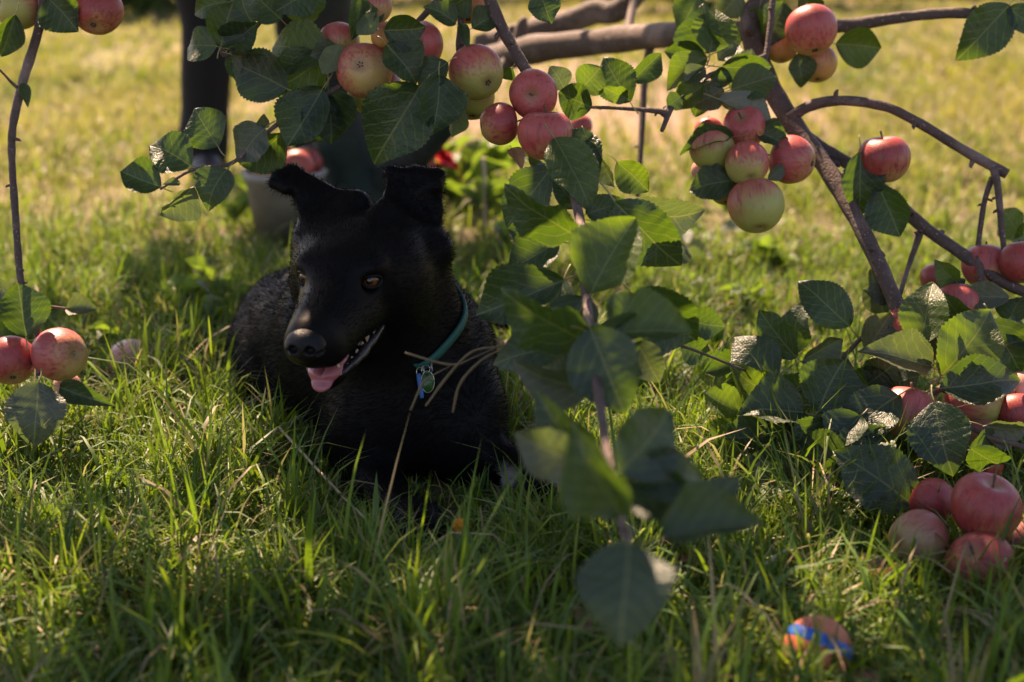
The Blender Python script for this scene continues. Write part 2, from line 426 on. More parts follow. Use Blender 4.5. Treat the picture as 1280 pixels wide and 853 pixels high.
def blades(n, ylo, yhi, hw0, hwk, Lm, Ls, wm, seed, lean=.5, seg=3, dens=None, power=1.0, dryp=None):
    r = np.random.default_rng(seed)
    y = ylo + (yhi - ylo) * r.random(n) ** power
    x = (r.random(n) * 2 - 1) * (hw0 + hwk * y)
    keep = np.ones(n, bool)
    if dens is not None: keep &= r.random(n) < dens(x, y)
    dd = in_dog(x, y); keep &= dd > 1.0
    x, y = x[keep], y[keep]; n = len(x)
    # gather blades into tufts
    cl = r.random(n) < .55
    cell = .045 + .02 * y * .3
    tx = np.round(x / cell) * cell + .35 * cell * np.sin(np.round(y / cell) * 12.9 + np.round(x / cell) * 78.2)
    ty = np.round(y / cell) * cell + .35 * cell * np.sin(np.round(y / cell) * 39.3 + np.round(x / cell) * 11.1)
    pull = np.where(cl, r.uniform(.35, .95, n), 0)
    x = x + (tx - x) * pull; y = y + (ty - y) * pull
    big = wave2(x, y, .5, 3); mid = wave2(x, y, 2.2, 4)
    L = np.clip(r.normal(Lm, Ls, n), Lm * .3, Lm * 2.4) * (1 + .35 * mid + .25 * big)
    # trodden short where the dog has stretched its forelegs
    lie = np.zeros(n)
    for q in ((520, 640, .13), (470, 600, .13), (560, 610, .14), (640, 620, .11), (500, 570, .15), (600, 640, .08), (540, 690, .06)):
        c0 = ground(q[0], q[1]); lie = np.maximum(lie, np.exp(-(((x - c0.x) ** 2 + (y - c0.y) ** 2) / q[2] ** 2) ** 2))
    leg = np.zeros(n)
    for q in ((475, 630, .06), (505, 655, .06), (530, 675, .06), (550, 690, .05), (640, 612, .05), (665, 625, .05), (600, 600, .05)):
        c0 = ground(q[0], q[1]); leg = np.maximum(leg, np.exp(-((x - c0.x) ** 2 + (y - c0.y) ** 2) / q[2] ** 2))
    L = L * (1 - .50 * lie) * (1 - .6 * leg)
    L = np.clip(L, .010, None)
    wd = wm * r.uniform(.6, 1.5, n)
    az = r.uniform(0, 6.283, n) + 0
    th0 = np.abs(r.normal(.0, .30, n)); cur = np.abs(r.normal(lean, lean * .7, n)) * 1.5
    K = seg
    P = np.zeros((n, K + 1, 3)); P[:, 0, 0] = x; P[:, 0, 1] = y; P[:, 0, 2] = -.006
    for k in range(K):
        a = th0 + cur * ((k + .3) / K)
        st = L / K
        P[:, k + 1, 0] = P[:, k, 0] + np.cos(az) * np.sin(a) * st
        P[:, k + 1, 1] = P[:, k, 1] + np.sin(az) * np.sin(a) * st
        P[:, k + 1, 2] = P[:, k, 2] + np.cos(a) * st
    tw = az + r.normal(1.57, .5, n)
    sx, sy = np.cos(tw), np.sin(tw)
    Vv = []; per = 2 * K + 1
    out = np.zeros((n, per, 3))
    prof = [.75, 1.0, .8, .5][:K]
    for k in range(K):
        off = wd * prof[k] * .5
        for s, j in ((-1, 2 * k), (1, 2 * k + 1)):
            out[:, j, 0] = P[:, k, 0] + s * sx * off; out[:, j, 1] = P[:, k, 1] + s * sy * off; out[:, j, 2] = P[:, k, 2]
    out[:, 2 * K] = P[:, K]
    b = (np.arange(n) * per)[:, None]
    Q = np.concatenate([b + np.array([[2 * k, 2 * k + 1, 2 * k + 3, 2 * k + 2]]) for k in range(K - 1)], 0)
    T = b + np.array([[2 * K - 2, 2 * K - 1, 2 * K]])
    # colour of each blade
    pal = np.array([(.058, .130, .012), (.095, .175, .014), (.17, .23, .018), (.040, .098, .014), (.090, .155, .040)])
    c = pal[r.integers(0, 5, n)] * r.uniform(.75, 1.25, n)[:, None]
    far = np.clip((y - 2.7) / 2.0, 0, 1)
    warm = np.array([.34, .245, .050]) * r.uniform(.7, 1.25, n)[:, None]
    pat = wave2(x, y, .55, 41) + .6 * wave2(x, y, 1.4, 42)
    wf = np.clip(far * (.60 + .45 * pat + r.normal(0, .2, n)), 0, .95)[:, None]
    c = c * (1 - .45 * far * np.clip(-pat, 0, 1))[:, None]
    c = c * (1 - wf) + warm * wf
    dry = r.random(n) < np.clip(.08 + .08 * mid + .26 * far + .20 * far * np.clip(big, 0, 1), .02, .6)
    if dryp is not None: dry = r.random(n) < dryp
    c[dry] = np.array([.33, .235, .13]) * r.uniform(.6, 1.3, dry.sum())[:, None]
    tint = np.repeat(c[:, None, :], per, 1)
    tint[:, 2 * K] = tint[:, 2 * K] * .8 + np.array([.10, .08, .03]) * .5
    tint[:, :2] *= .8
    return out.reshape(-1, 3), Q, T, tint.reshape(-1, 3)

def trunk_bare(x, y):
    """worn soil around the trunk"""
    k = 1 - .8 * np.exp(-(((x + .42) / .55) ** 2 + ((y - 3.0) / .45) ** 2))
    return k * lawn_wear(x, y)

def lawn_wear(x, y):
    """a bare earth patch past the limb, and thin tired places in the lawn"""
    e = ((x - .45) / 1.0) ** 2 + ((y - 5.9) / 1.5) ** 2
    k = 1 - .78 * np.exp(-e ** 2)
    n_ = wave2(x, y, .75, 31) + .7 * wave2(x, y, 1.9, 32)
    return k * np.clip(.95 - 1.1 * np.clip(n_ - .2, 0, 1), .2, 1)

sets = [
    blades(130000, .95, 3.0, .25, .42, .052, .024, .0027, 21, .75, 3, lambda x, y: .8 + .35 * wave2(x, y, 1.5, 8)),
    blades(45000, .95, 3.0, .25, .42, .020, .008, .0028, 22, 1.0, 2),                      # short mown layer and clover-like ground cover
    blades(8000, 1.0, 2.1, .25, .42, .100, .032, .0042, 23, .95, 4, lambda x, y: .5 + .5 * wave2(x, y, 1.3, 9)),
    blades(520, 1.0, 1.75, .25, .42, .115, .03, .0062, 24, 1.25, 4),
    blades(11000, .95, 3.2, .25, .42, .035, .012, .0022, 27, 1.7, 3, None, 1.0, .9),      # dead thatch lying between the blades
    blades(150000, 2.8, 6.5, .7, .46, .045, .02, .0042, 25, .75, 3, trunk_bare),
    blades(110000, 6.0, 16., 1.6, .48, .05, .02, .010, 26, .6, 2, lawn_wear, 1.4),
]
for i, (V, Q, T, tint) in enumerate(sets):
    pass
off = 0; VV, QQ, TT, CC = [], [], [], []
for V, Q, T, tint in sets:
    VV.append(V); QQ.append(Q + off); TT.append(T + off); CC.append(tint); off += len(V)
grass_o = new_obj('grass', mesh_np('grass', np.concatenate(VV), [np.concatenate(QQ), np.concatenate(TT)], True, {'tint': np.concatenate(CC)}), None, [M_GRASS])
tag(grass_o, 'green and straw coloured orchard grass around the dog', 'grass', kind='stuff')
# ------------------------------------------------------------------ apple tree
tbase = ground(452, 292)
tree = empty('apple_tree', tbase, 'old apple tree with mossy forked trunk and low drooping fruit-laden branches', 'tree')

def limb(pts, mat, name='branch', seg=12, n=8, rough=.06, seed=1, knots=0):
    """pts: (px, py, depth, thickness in px) or (Vector, radius)"""
    P, r = [], []
    for p in pts:
        if len(p) == 2: P.append(Vector(p[0])); r.append(p[1])
        else: P.append(at(p[0], p[1], tree_depth(p[2]))); r.append(p[3] * .5 * tree_depth(p[2]) / F)
    mb = MB().tube(P, r, seg, n, rough, seed)
    rg = random.Random(seed)
    C = catmull(P, n)
    for k in range(knots):                     # spur scars and bud knots along the bark
        i = rg.randrange(2, len(C) - 2); rr = np.interp(i / (len(C) - 1), np.linspace(0, 1, len(r)), r)
        t = (C[i + 1] - C[i]).normalized(); d = t.orthogonal(); d.rotate(Quaternion(t, rg.uniform(0, 6.28)))
        mb.tube([C[i], C[i] + d * rr * 1.25 + t * rr * .3, C[i] + d * rr * rg.uniform(1.35, 2.0) + t * rr * .7], [rr * .55, rr * .45, rr * .2], 6, 3)
    return mb.build(name, mat, tree)

fork = at(452, 245, 3.26)
top_l = at(415, 95, 3.22)
limb([(tbase - Vector((0, 0, .06)), .105), (tbase + Vector((0, 0, .04)), .085), (fork, .085)], M_TRUNK_SHADED, 'trunk', 16, 8, .07, 3)
limb([(fork - Vector((0, 0, .05)), .075), (at(436, 205, 3.24), .068), (at(420, 130, 3.22), .062), (top_l, .06), (Vector((-.42, 3.1, .95)), .058), (Vector((-.5, 2.9, 1.5)), .045), (Vector((-.6, 2.8, 2.1)), .025)], M_TRUNK_SHADED, 'limb', 14, 8, .08, 4)
limb([(fork - Vector((0, 0, .04)), .060), (at(490, 222, 3.2), .040), (at(545, 166, 3.1), .033), (598, 96, 2.97, 38)], M_TRUNK_SHADED, 'limb', 14, 8, .06, 45)  # lower end of the thick limb, its shade given by the darker bark colour
thick = limb([(575, 130, 3.04, 40), (607, 84, 2.95, 40), (655, 64, 2.85, 36), (760, 51, 2.7, 33), (870, 42, 2.5, 30), (945, 38, 2.4, 24), (1046, 33, 2.35, 17), (1125, 22, 2.3, 14), (1205, 17, 2.25, 13), (1300, 30, 2.2, 12)], M_LIMB, 'limb', 14, 10, .07, 5, 10)
limb([(600, 60, 3.0, 34), (690, 34, 2.95, 34), (740, 16, 2.9, 30), (800, -12, 2.85, 28), (Vector((.5, 2.8, .95)), .02)], M_LIMB, 'limb', 12, 8, .07, 6, 3)
# out of frame: scaffold limbs that carry the drooping twigs
hi = Vector((-.44, 3.05, 1.05))
sc1 = limb([(hi, .04), (Vector((-.35, 2.6, 1.28)), .026), (Vector((-.1, 2.1, 1.15)), .018), (Vector((-.03, 1.92, .95)), .012), (at(600, -40, tree_depth(1.88)), .009)], M_LIMB, 'limb', 12, 8, .06, 7)
sc2 = limb([(hi, .035), (Vector((-.75, 2.7, 1.3)), .022), (Vector((-.85, 2.2, 1.1)), .014), (at(60, -60, tree_depth(1.98)), .008)], M_LIMB, 'limb', 12, 8, .06, 8)
sc3 = limb([(hi + Vector((0, 0, .2)), .045), (Vector((.2, 2.9, 1.55)), .03), (Vector((.65, 2.4, 1.2)), .022), (at(985, -60, tree_depth(2.32)), .017)], M_LIMB, 'limb', 12, 8, .06, 9)
# twigs in view
B2 = limb([(985, -60, 2.32, 26), (945, 10, 2.34, 27), (938, 40, 2.32, 26), (960, 100, 2.25, 25), (987, 150, 2.18, 25), (1030, 205, 2.1, 23), (1065, 265, 2.02, 21), (1098, 330, 1.95, 20), (1130, 400, 1.88, 21)], M_BARK, 'branch', 12, 8, .07, 10, 9)
B3 = limb([(985, 148, 2.17, 15), (1015, 132, 2.15, 14), (1055, 126, 2.12, 13), (1105, 133, 2.1, 12), (1150, 155, 2.08, 12), (1205, 188, 2.06, 13), (1259, 218, 2.04, 13)], M_BARK, 'branch', 10, 8, .07, 11, 4)
B3a = limb([(1243, 212, 2.04, 12), (1248, 240, 2.03, 9), (1252, 285, 2.02, 8), (1256, 322, 2.0, 8)], M_BARK, 'twig', 8, 6, .06, 12, 3)
B3b = limb([(1240, 222, 2.05, 8), (1230, 255, 2.05, 7), (1222, 312, 2.04, 7), (1216, 345, 2.04, 6)], M_BARK, 'twig', 8, 6, .06, 13, 3)
B4 = limb([(995, 158, 2.18, 15), (1020, 180, 2.17, 16), (1060, 205, 2.15, 16), (1105, 237, 2.12, 15), (1150, 280, 2.08, 16), (1200, 316, 2.04, 15), (1252, 352, 2.0, 14), (1300, 372, 1.98, 12)], M_BARK, 'branch', 10, 8, .07, 14, 6)
B4a = limb([(1152, 284, 2.08, 11), (1148, 298, 2.07, 9), (1135, 335, 2.05, 6), (1124, 372, 2.03, 6)], M_BARK, 'twig', 8, 6, .05, 15, 2)
B4b = limb([(1222, 322, 2.02, 10), (1226, 340, 2.0, 9), (1226, 362, 1.98, 8)], M_BARK, 'twig', 8, 5, .05, 16)
L1 = limb([(60, -60, 1.98, 16), (54, 10, 1.95, 14), (46, 45, 1.95, 12), (32, 90, 1.95, 12), (22, 128, 1.94, 11), (15, 165, 1.93, 10), (15, 200, 1.92, 9), (18, 250, 1.9, 9), (22, 310, 1.88, 9), (28, 360, 1.87, 8), (45, 410, 1.85, 7), (48, 470, 1.84, 6)], M_BARK, 'branch', 10, 8, .08, 17, 7)
L1a = limb([(22, 110, 1.94, 5), (14, 103, 1.93, 4), (6, 94, 1.92, 3), (-4, 84, 1.91, 3)], M_BARK, 'twig', 6, 4, .03, 18)
L1b = limb([(30, 390, 1.86, 5), (58, 384, 1.9, 4), (84, 386, 1.93, 3)], M_BARK, 'twig', 6, 4, .03, 19)
T1 = limb([(600, -40, 1.88, 17), (620, 20, 1.87, 16), (645, 66, 1.85, 15), (668, 108, 1.84, 15), (685, 165, 1.80, 14), (695, 205, 1.76, 13), (716, 242, 1.70, 12), (727, 290, 1.62, 12), (732, 350, 1.52, 12), (737, 410, 1.42, 12), (752, 520, 1.24, 12), (768, 610, 1.13, 14), (786, 688, 1.05, 12)], M_BARK, 'branch', 10, 8, .08, 20, 9)
T1a = limb([(572, -20, 1.9, 8), (576, 30, 1.89, 9), (575, 62, 1.88, 11), (580, 82, 1.88, 6)], M_BARK, 'twig', 8, 5, .1, 21, 3)
T2 = limb([(880, 70, 2.1, 7), (862, 108, 2.05, 8), (842, 130, 2.0, 9), (832, 141, 1.98, 11), (822, 139, 1.97, 7), (780, 136, 1.95, 5), (738, 134, 1.92, 4)], M_BARK, 'twig', 8, 6, .09, 22, 5)
T2a = limb([(838, 134, 1.98, 9), (832, 152, 1.97, 7), (827, 164, 1.96, 5)], M_BARK, 'twig', 8, 4, .1, 23)
TR = limb([(968, -30, 2.15, 8), (966, 0, 2.14, 8), (962, 40, 2.12, 8), (956, 75, 2.1, 7), (940, 120, 2.06, 7), (925, 150, 2.04, 6)], M_BARK, 'twig', 8, 6, .06, 24, 3)
TR2 = limb([(956, 70, 2.1, 6), (920, 85, 2.07, 6), (886, 95, 2.04, 7), (862, 118, 2.02, 5)], M_BARK, 'twig', 8, 5, .06, 25)
T3 = limb([(575, -30, 1.92, 9), (520, 30, 1.90, 8), (470, 75, 1.88, 8), (430, 105, 1.86, 7), (385, 132, 1.85, 6), (346, 156, 1.84, 6), (310, 188, 1.83, 5), (285, 206, 1.82, 5), (240, 213, 1.81, 4), (200, 237, 1.80, 3)], M_BARK, 'branch', 8, 7, .06, 26, 4)
T3b = limb([(350, -40, 1.92, 7), (330, 20, 1.90, 6), (300, 55, 1.88, 5), (282, 70, 1.87, 6), (275, 60, 1.86, 4)], M_BARK, 'twig', 8, 5, .06, 27, 3)
DR = limb([(816, 46, 2.6, 13), (806, 95, 2.6, 9), (802, 170, 2.58, 8), (797, 246, 2.56, 6)], M_BARK, 'twig', 8, 6, .05, 28, 2)
UPT = limb([(783, 48, 2.68, 12), (790, 10, 2.75, 11), (800, -50, 2.8, 9)], M_LIMB, 'twig', 8, 5, .05, 29)
RL = limb([(1300, 372, 1.98, 10), (1230, 440, 1.88, 9), (1172, 488, 1.8, 9), (1130, 508, 1.80, 7), (1095, 520, 1.82, 5)], M_BARK, 'branch', 8, 6, .08, 30, 4)
RL2 = limb([(1310, 570, 1.7, 8), (1270, 556, 1.71, 7), (1232, 545, 1.72, 6), (1190, 520, 1.75, 5)], M_BARK, 'twig', 8, 6, .08, 31, 3)
RL3 = limb([(1120, 395, 1.9, 9), (1080, 420, 1.88, 6), (1030, 470, 1.86, 5), (975, 500, 1.85, 5), (925, 520, 1.84, 3)], M_BARK, 'twig', 8, 6, .06, 32)
RL4 = limb([(1180, 505, 1.75, 8), (1190, 545, 1.7, 7), (1196, 570, 1.68, 6), (1194, 590, 1.68, 4)], M_BARK, 'twig', 8, 6, .06, 33)
RL5 = limb([(740, 405, 1.45, 7), (790, 425, 1.6, 5), (850, 432, 1.75, 4), (935, 465, 1.83, 3)], M_BARK, 'twig', 8, 6, .04, 34)

# ---- leaves
def leaf_mesh(k):
    rg = random.Random(100 + k)
    rows, cols = 38, 7
    fold = rg.uniform(.25, .75); arch = rg.uniform(-.15, .35); wv = rg.uniform(.015, .055); tw = rg.uniform(-.2, .2)
    bend = rg.uniform(-.07, .07); pk = rg.uniform(.88, 1.0); wf = rg.uniform(1.5, 2.6); ph = rg.uniform(0, 6.28)
    hook = rg.uniform(.2, .8) if k % 2 == 0 else 0; roll = rg.uniform(0, .5)
    bites = [(rg.uniform(.3, .85), rg.choice((-1, 1)), rg.uniform(.03, .06)) for _ in range(rg.choice((0, 0, 0, 1)))]
    V, UV = [], []
    for i in range(rows + 1):
        v = i / rows
        w = .5 * (math.sin(math.pi * v ** pk) ** .78) * (1 - .18 * v ** 6)
        if i == rows: w = .003
        for j in range(cols):
            u = (j / (cols - 1)) * 2 - 1
            ww = w
            if j in (0, cols - 1) and 0 < i < rows:
                ww = w * (1.035 if i % 2 else .975)
                for bv, bs, br in bites:
                    if bs * u > 0 and abs(v - bv) < br: ww -= math.sqrt(br * br - (v - bv) ** 2) * .8
            x = u * ww + bend * math.sin(math.pi * v)
            a = tw * (v - .3)
            z = fold * abs(u) ** 1.7 * ww - arch * v * v + wv * math.sin(wf * 6.28 * v + ph + (0 if u > 0 else 1.7)) * abs(u) ** 2
            z -= hook * max(0, v - .65) ** 1.5 * 2.2
            z -= roll * max(0, abs(u) - .6) * ww + .012 * math.sin(7.5 * 6.28 * (v - abs(u) * ww * .8)) * abs(u)
            xs, zs = x * math.cos(a) - z * math.sin(a) * .3, z + x * math.sin(a)
            V.append((xs, v, zs)); UV.append((.5 + u * .5 * max(w * 2, .02), v))
    Q = []
    for i in range(rows):
        for j in range(cols - 1):
            b = i * cols + j
            Q.append((b, b + 1, b + cols + 1, b + cols))
    nb = len(V)
    pv, pq, pt = tube_data([Vector((0, -.26, -.05)), Vector((rg.uniform(-.03, .03), -.13, -.005)), Vector((0, .02, .0))], [.016, .014, .012], 5, 3, 0, nb)
    V += [tuple(x) for x in pv]; UV += [(.5, 0)] * len(pv)
    me = mesh_np('leaf_%02d' % k, V, [np.array(Q), np.array(pq), np.array(pt)], True, None, UV)
    idx = np.zeros(len(me.polygons), np.int32); idx[len(Q):] = 1
    me.polygons.foreach_set('material_index', idx)
    return me
NV = 14
LEAF = {}
for kind, mm in (('g', M_LEAF), ('y', M_YOUNG_AND_LIT), ('p', M_PALE), ('d', M_DRY)):
    LEAF[kind] = []
    for k in range(NV):
        me = leaf_mesh(k); me.materials.append(mm); me.materials.append(M_PETIOLE); LEAF[kind].append(me)

def leaf_matrix(base, tip, width, roll, flip=False):
    y = (tip - base); L = y.length; y.normalize()
    vw = (CW - base).normalized()
    z = (vw - y * vw.dot(y))
    z = z.normalized() if z.length > 1e-3 else y.orthogonal().normalized()
    z.rotate(Quaternion(y, R(roll)))
    if flip: z = -z
    x = y.cross(z)
    return Matrix(((x.x * width, y.x * L, z.x * L, base.x), (x.y * width, y.y * L, z.y * L, base.y), (x.z * width, y.z * L, z.z * L, base.z), (0, 0, 0, 1)))

lrng = random.Random(5)
def leaf(branch, bx, by, tx, ty, w, d, kind='g', dt=None, roll=None, flip=False, var=None):
    dt = lrng.uniform(-.035, .03) if dt is None else dt
    roll = lrng.uniform(-32, 32) if roll is None else roll
    d = tree_depth(d); b = at(bx, by, d); t = at(tx, ty, d + dt)
    width = w * 1.16 * d / F / max(.5, abs(math.cos(R(roll))))
    var = lrng.randrange(NV) if var is None else var
    o = new_obj('leaf', LEAF[kind][var])
    o.matrix_basis = leaf_matrix(b, t, width, roll, flip)
    put(o, branch)
    return o

LV = [
 # twig over the dog's ear
 (T3b,286,2,237,15,30,1.88),(T3b,276,59,290,5,50,1.85,'g',0,12),(T3b,272,58,221,50,40,1.86),(T3b,285,62,322,30,40,1.88),(T3b,291,69,342,78,32,1.85,'p',0,40),
 (T3,360,112,284,78,58,1.85,'g',0,-10),(T3,411,72,330,50,62,1.86,'y',.03,15),(T3,404,110,360,185,56,1.84,'g',0,20),(T3,406,112,385,178,50,1.87,'g',.02,-25),
 (T3,273,184,240,135,50,1.82,'g',0,-15),(T3,332,160,291,197,44,1.82,'p',0,35),(T3,328,162,330,144,14,1.83,'p'),(T3,355,165,300,209,44,1.86,'g',.02,-20),
 (T3,239,208,186,178,50,1.81,'g',0,18),(T3,202,234,151,215,40,1.80,'g',0,20),(T3,242,233,200,271,34,1.79,'p',0,-42),(T3,284,212,255,253,42,1.8,'g',-.02,30),(T3,225,230,208,228,9,1.8,'p'),
 (T3b,352,25,322,-2,42,1.9,'g'),(T3b,395,-12,350,10,44,1.9,'g'),(T3b,300,-14,312,28,48,1.9,'g'),(T3b,372,30,380,-10,40,1.95,'y'),
 # around the apples above the dog
 (T3,425,55,406,96,30,1.83,'y',0,20,True),(T3,452,-2,440,49,30,1.82,'g'),(T3,470,16,450,49,22,1.80,'y',0,20,True),(T3,480,38,532,37,40,1.80,'g',0,15),
 (T3,483,56,523,100,46,1.80,'g',0,-25),(T1a,525,108,465,196,80,1.80,'g',-.01,8,False,4),(T1a,549,95,541,168,52,1.79,'g',-.01,-15),(T1a,560,78,520,106,34,1.80,'g',0,35),
 (T1a,573,128,564,172,20,1.86,'y',0,30,True),(T1a,570,30,538,5,25,1.86,'g'),(T1a,590,36,625,14,30,1.86,'g',0,-15),(T1a,577,30,584,54,13,1.86,'g'),
 (T1,675,-8,688,23,36,1.84,'g'),(T1a,588,-6,558,12,28,1.86,'g'),(T1,640,84,626,97,18,1.88,'g'),(T2,740,134,696,119,40,1.90,'g',0,-20),(T2,706,112,690,84,28,1.92,'p'),
 (T2,724,114,753,84,38,1.92,'y',0,15),(T2,788,128,752,72,46,1.93,'g',0,-12),(T2,789,103,826,66,26,1.95,'g',0,20),(T2,785,124,756,112,20,1.92,'y'),(T1,693,172,741,250,52,1.70,'y',-.05,-20,False,2),
 (T1,735,174,770,234,26,1.74,'p',0,30),(T1,771,203,811,240,36,1.76,'y',0,10),(T1,664,209,682,196,24,1.78,'y'),(T2,851,121,836,133,22,1.98,'g'),
 (T1,640,185,652,202,16,1.78,'d'),
 # the spray that hangs towards the lens
 (T1,692,207,630,284,52,1.72,'g',.02,20),(T1,721,296,632,249,46,1.58,'g',-.06,-38,False,0),(T1,700,300,636,334,50,1.63,'g',0,25),(T1,738,368,794,272,78,1.48,'y',0,-18,False,5),
 (T1,768,252,844,342,66,1.62,'g',0,15,False,8),(T1,733,268,778,250,28,1.66,'g'),(T1,706,350,597,396,60,1.55,'g',.03,22,False,1),(T1,733,428,630,382,58,1.40,'g',-.06,-40,False,0),
 (T1,786,362,869,424,72,1.55,'g',.03,12,False,11),(T1,768,418,864,412,56,1.38,'y',-.03,-38,False,3),(T1,795,424,822,480,40,1.48,'p',0,20),(T1,738,410,776,514,80,1.32,'g',-.03,14,False,7),
 (T1,714,438,666,452,44,1.55,'y',0,20),(T1,735,487,646,478,46,1.36,'p',-.02,-40,False,6),(T1,736,418,711,441,24,1.42,'y',0,20),(RL5,858,398,904,408,38,1.85,'g'),(RL5,852,428,888,446,32,1.83,'g'),
 (T1,842,328,862,306,20,1.95,'p'),
 (T1,740,588,642,546,56,1.18,'p',0,-25,False,9),(T1,776,642,714,544,66,1.06,'g',-.03,-20,False,10),(T1,772,592,852,514,78,1.14,'g',.02,18,False,13),(T1,780,606,894,584,60,1.15,'g',.02,-15,False,12),
 (T1,828,672,952,650,60,1.08,'g',-.02,-34,False,3),(T1,786,680,768,780,104,1.03,'g',-.05,14,False,8),
 (T1,728,372,700,420,40,1.5,'g'),(T1,745,440,800,470,40,1.45,'g'),(T1,722,260,700,225,30,1.7,'g'),(T1,730,330,770,350,44,1.6,'g'),
 # upper right cluster
 (TR2,887,66,897,8,50,2.03,'y',0,8),(TR2,884,72,832,104,32,2.02,'y',0,25),(TR2,882,86,855,104,24,2.0,'p',0,20),(TR2,880,106,841,133,30,2.0,'y'),(TR2,900,84,966,87,34,2.02,'g',0,20),
 (TR2,914,112,973,91,40,2.0,'y',0,-12),(TR2,898,76,926,54,25,2.05,'p'),(TR2,888,98,916,100,22,2.03,'g'),(TR,898,124,966,158,30,1.99,'p',0,30,True),(TR2,905,112,866,131,34,2.02,'p'),
 (TR,917,171,850,186,22,1.97,'g',0,30),(TR,943,163,985,180,28,2.0,'g'),(TR,918,226,862,236,40,1.97,'g',0,20),(TR,932,231,970,257,24,1.96,'p',0,35),(TR,960,224,983,207,16,1.97,'p'),
 (thick,1044,55,1101,60,44,2.25,'y',0,10),(thick,998,66,1008,107,30,2.22,'g'),(B4,1076,190,1082,270,46,2.0,'g',0,-15),(B4,1098,232,1126,296,48,2.0,'g',0,15),
 (thick,1262,6,1204,73,52,2.15,'g',0,-12),(thick,1260,10,1300,36,30,2.15,'g'),(B2,874,-8,850,40,44,2.35,'g'),(B2,950,8,946,44,28,2.3,'y'),(thick,998,-8,1025,18,28,2.25,'g'),(B2,925,-6,905,20,40,2.35,'p'),
 (B3a,1277,296,1248,262,34,2.3,'y'),(B3a,1262,300,1292,285,34,2.3,'y'),(B2,920,30,905,60,30,2.2,'g'),(thick,980,5,968,48,40,2.28,'g'),
 # heap of leaves on the low bough
 (RL3,1062,408,1006,348,48,1.88,'g',0,15),(RL3,996,447,944,394,38,1.87,'g',0,-25),(RL3,968,474,924,420,56,1.85,'g',0,12),(RL3,1002,452,1054,424,30,1.86,'p',0,30),(RL,1083,440,1113,391,42,1.86,'p',0,15),
 (RL,1148,434,1160,349,52,1.82,'y',0,-10),(RL,1141,442,1117,412,28,1.83,'y'),(RL,1162,458,1085,434,44,1.80,'p',-.03,25),(RL,1176,470,1244,386,70,1.78,'y',0,12),(RL,1174,486,1278,464,54,1.76,'g',-.02,-15),
 (RL,1168,502,1186,588,66,1.70,'g',-.04,10,False,2),(RL,1160,510,1146,578,54,1.74,'g',.02,-20),(RL,1022,516,1056,450,78,1.79,'g',0,14),(RL3,992,502,910,472,46,1.82,'y',0,-32),(RL3,926,517,878,490,36,1.83,'y',0,20),
 (RL3,1004,516,928,508,54,1.79,'g',-.02,38),(RL3,906,578,944,518,58,1.80,'y',.02,-18),(RL,1124,494,1054,538,54,1.76,'g',-.02,22),(RL,1042,524,998,580,60,1.76,'g',0,-20),(RL,1110,540,1062,590,56,1.74,'g'),
 (RL,1075,520,1040,560,46,1.75,'g'),(B4,1262,372,1192,370,30,1.92,'p',0,15),(B4,1262,404,1275,366,36,1.9,'g'),(B4,1242,398,1284,468,54,1.86,'g',0,-12),(RL2,1228,532,1292,546,32,1.72,'p',0,25),
 (B4b,1196,352,1172,332,26,1.98,'y'),(B4b,1186,362,1196,338,22,1.98,'g'),(B4a,1108,398,1088,336,26,1.98,'p'),(RL3,936,450,878,466,28,1.9,'g'),
 (RL4,1142,632,1052,562,74,1.66,'g',0,12),(RL3,988,600,922,612,46,1.72,'g',0,25),(RL,1100,600,1020,590,50,1.7,'g'),(RL4,1212,560,1262,600,40,1.68,'g',.02),(RL3,960,545,905,545,40,1.8,'g'),
 (RL,1150,470,1112,478,40,1.82,'g'),(RL,1205,400,1180,372,36,1.9,'g'),(RL,1260,430,1300,410,50,1.85,'g'),(RL4,1060,585,985,560,60,1.72,'g'),(B2,1118,372,1085,362,26,1.96,'p'),
 (RL3,1030,480,1060,440,38,1.9,'g'),(RL3,975,510,1010,470,50,1.88,'g'),(RL3,1000,540,950,500,50,1.84,'g'),(RL,1085,480,1120,455,44,1.84,'g'),(RL3,1030,560,985,530,50,1.8,'g'),
 # left twig
 (L1,33,422,22,354,54,1.84,'g',0,12),(L1b,84,386,121,386,24,1.93,'p'),(L1,48,478,36,550,64,1.78,'p',-.03,14),(L1,75,484,124,500,26,1.84,'g'),(L1b,20,372,-12,352,30,1.9,'p'),
 (L1,60,-2,96,40,48,1.92,'g',0,15),(L1a,19,18,1,71,30,1.9,'g'),(L1,28,104,36,128,12,1.93,'g'),(L1,30,-10,10,20,40,1.97,'g'),
]
for a in LV: leaf(*a)
# leaves behind those, filling the sprays out
frg = random.Random(19)
for a in LV:
    br, bx, by, tx, ty, w, d = a[:7]
    p = .75 if br in (RL, RL3, RL4) else (.8 if br is T1 and by < 480 else .5 if br is T1 else (.45 if br in (T3, T3b, TR2) else 0))
    if w < 28 or frg.random() > p: continue
    an = math.atan2(ty - by, tx - bx) + frg.choice((-1, 1)) * frg.uniform(.35, .9); L = math.hypot(tx - bx, ty - by) * frg.uniform(.65, 1.05)
    leaf(br, bx + frg.uniform(-8, 8), by + frg.uniform(-8, 8), bx + L * math.cos(an), by + L * math.sin(an), w * frg.uniform(.8, 1.05), d + frg.uniform(.03, .08), frg.choice('gggp'))

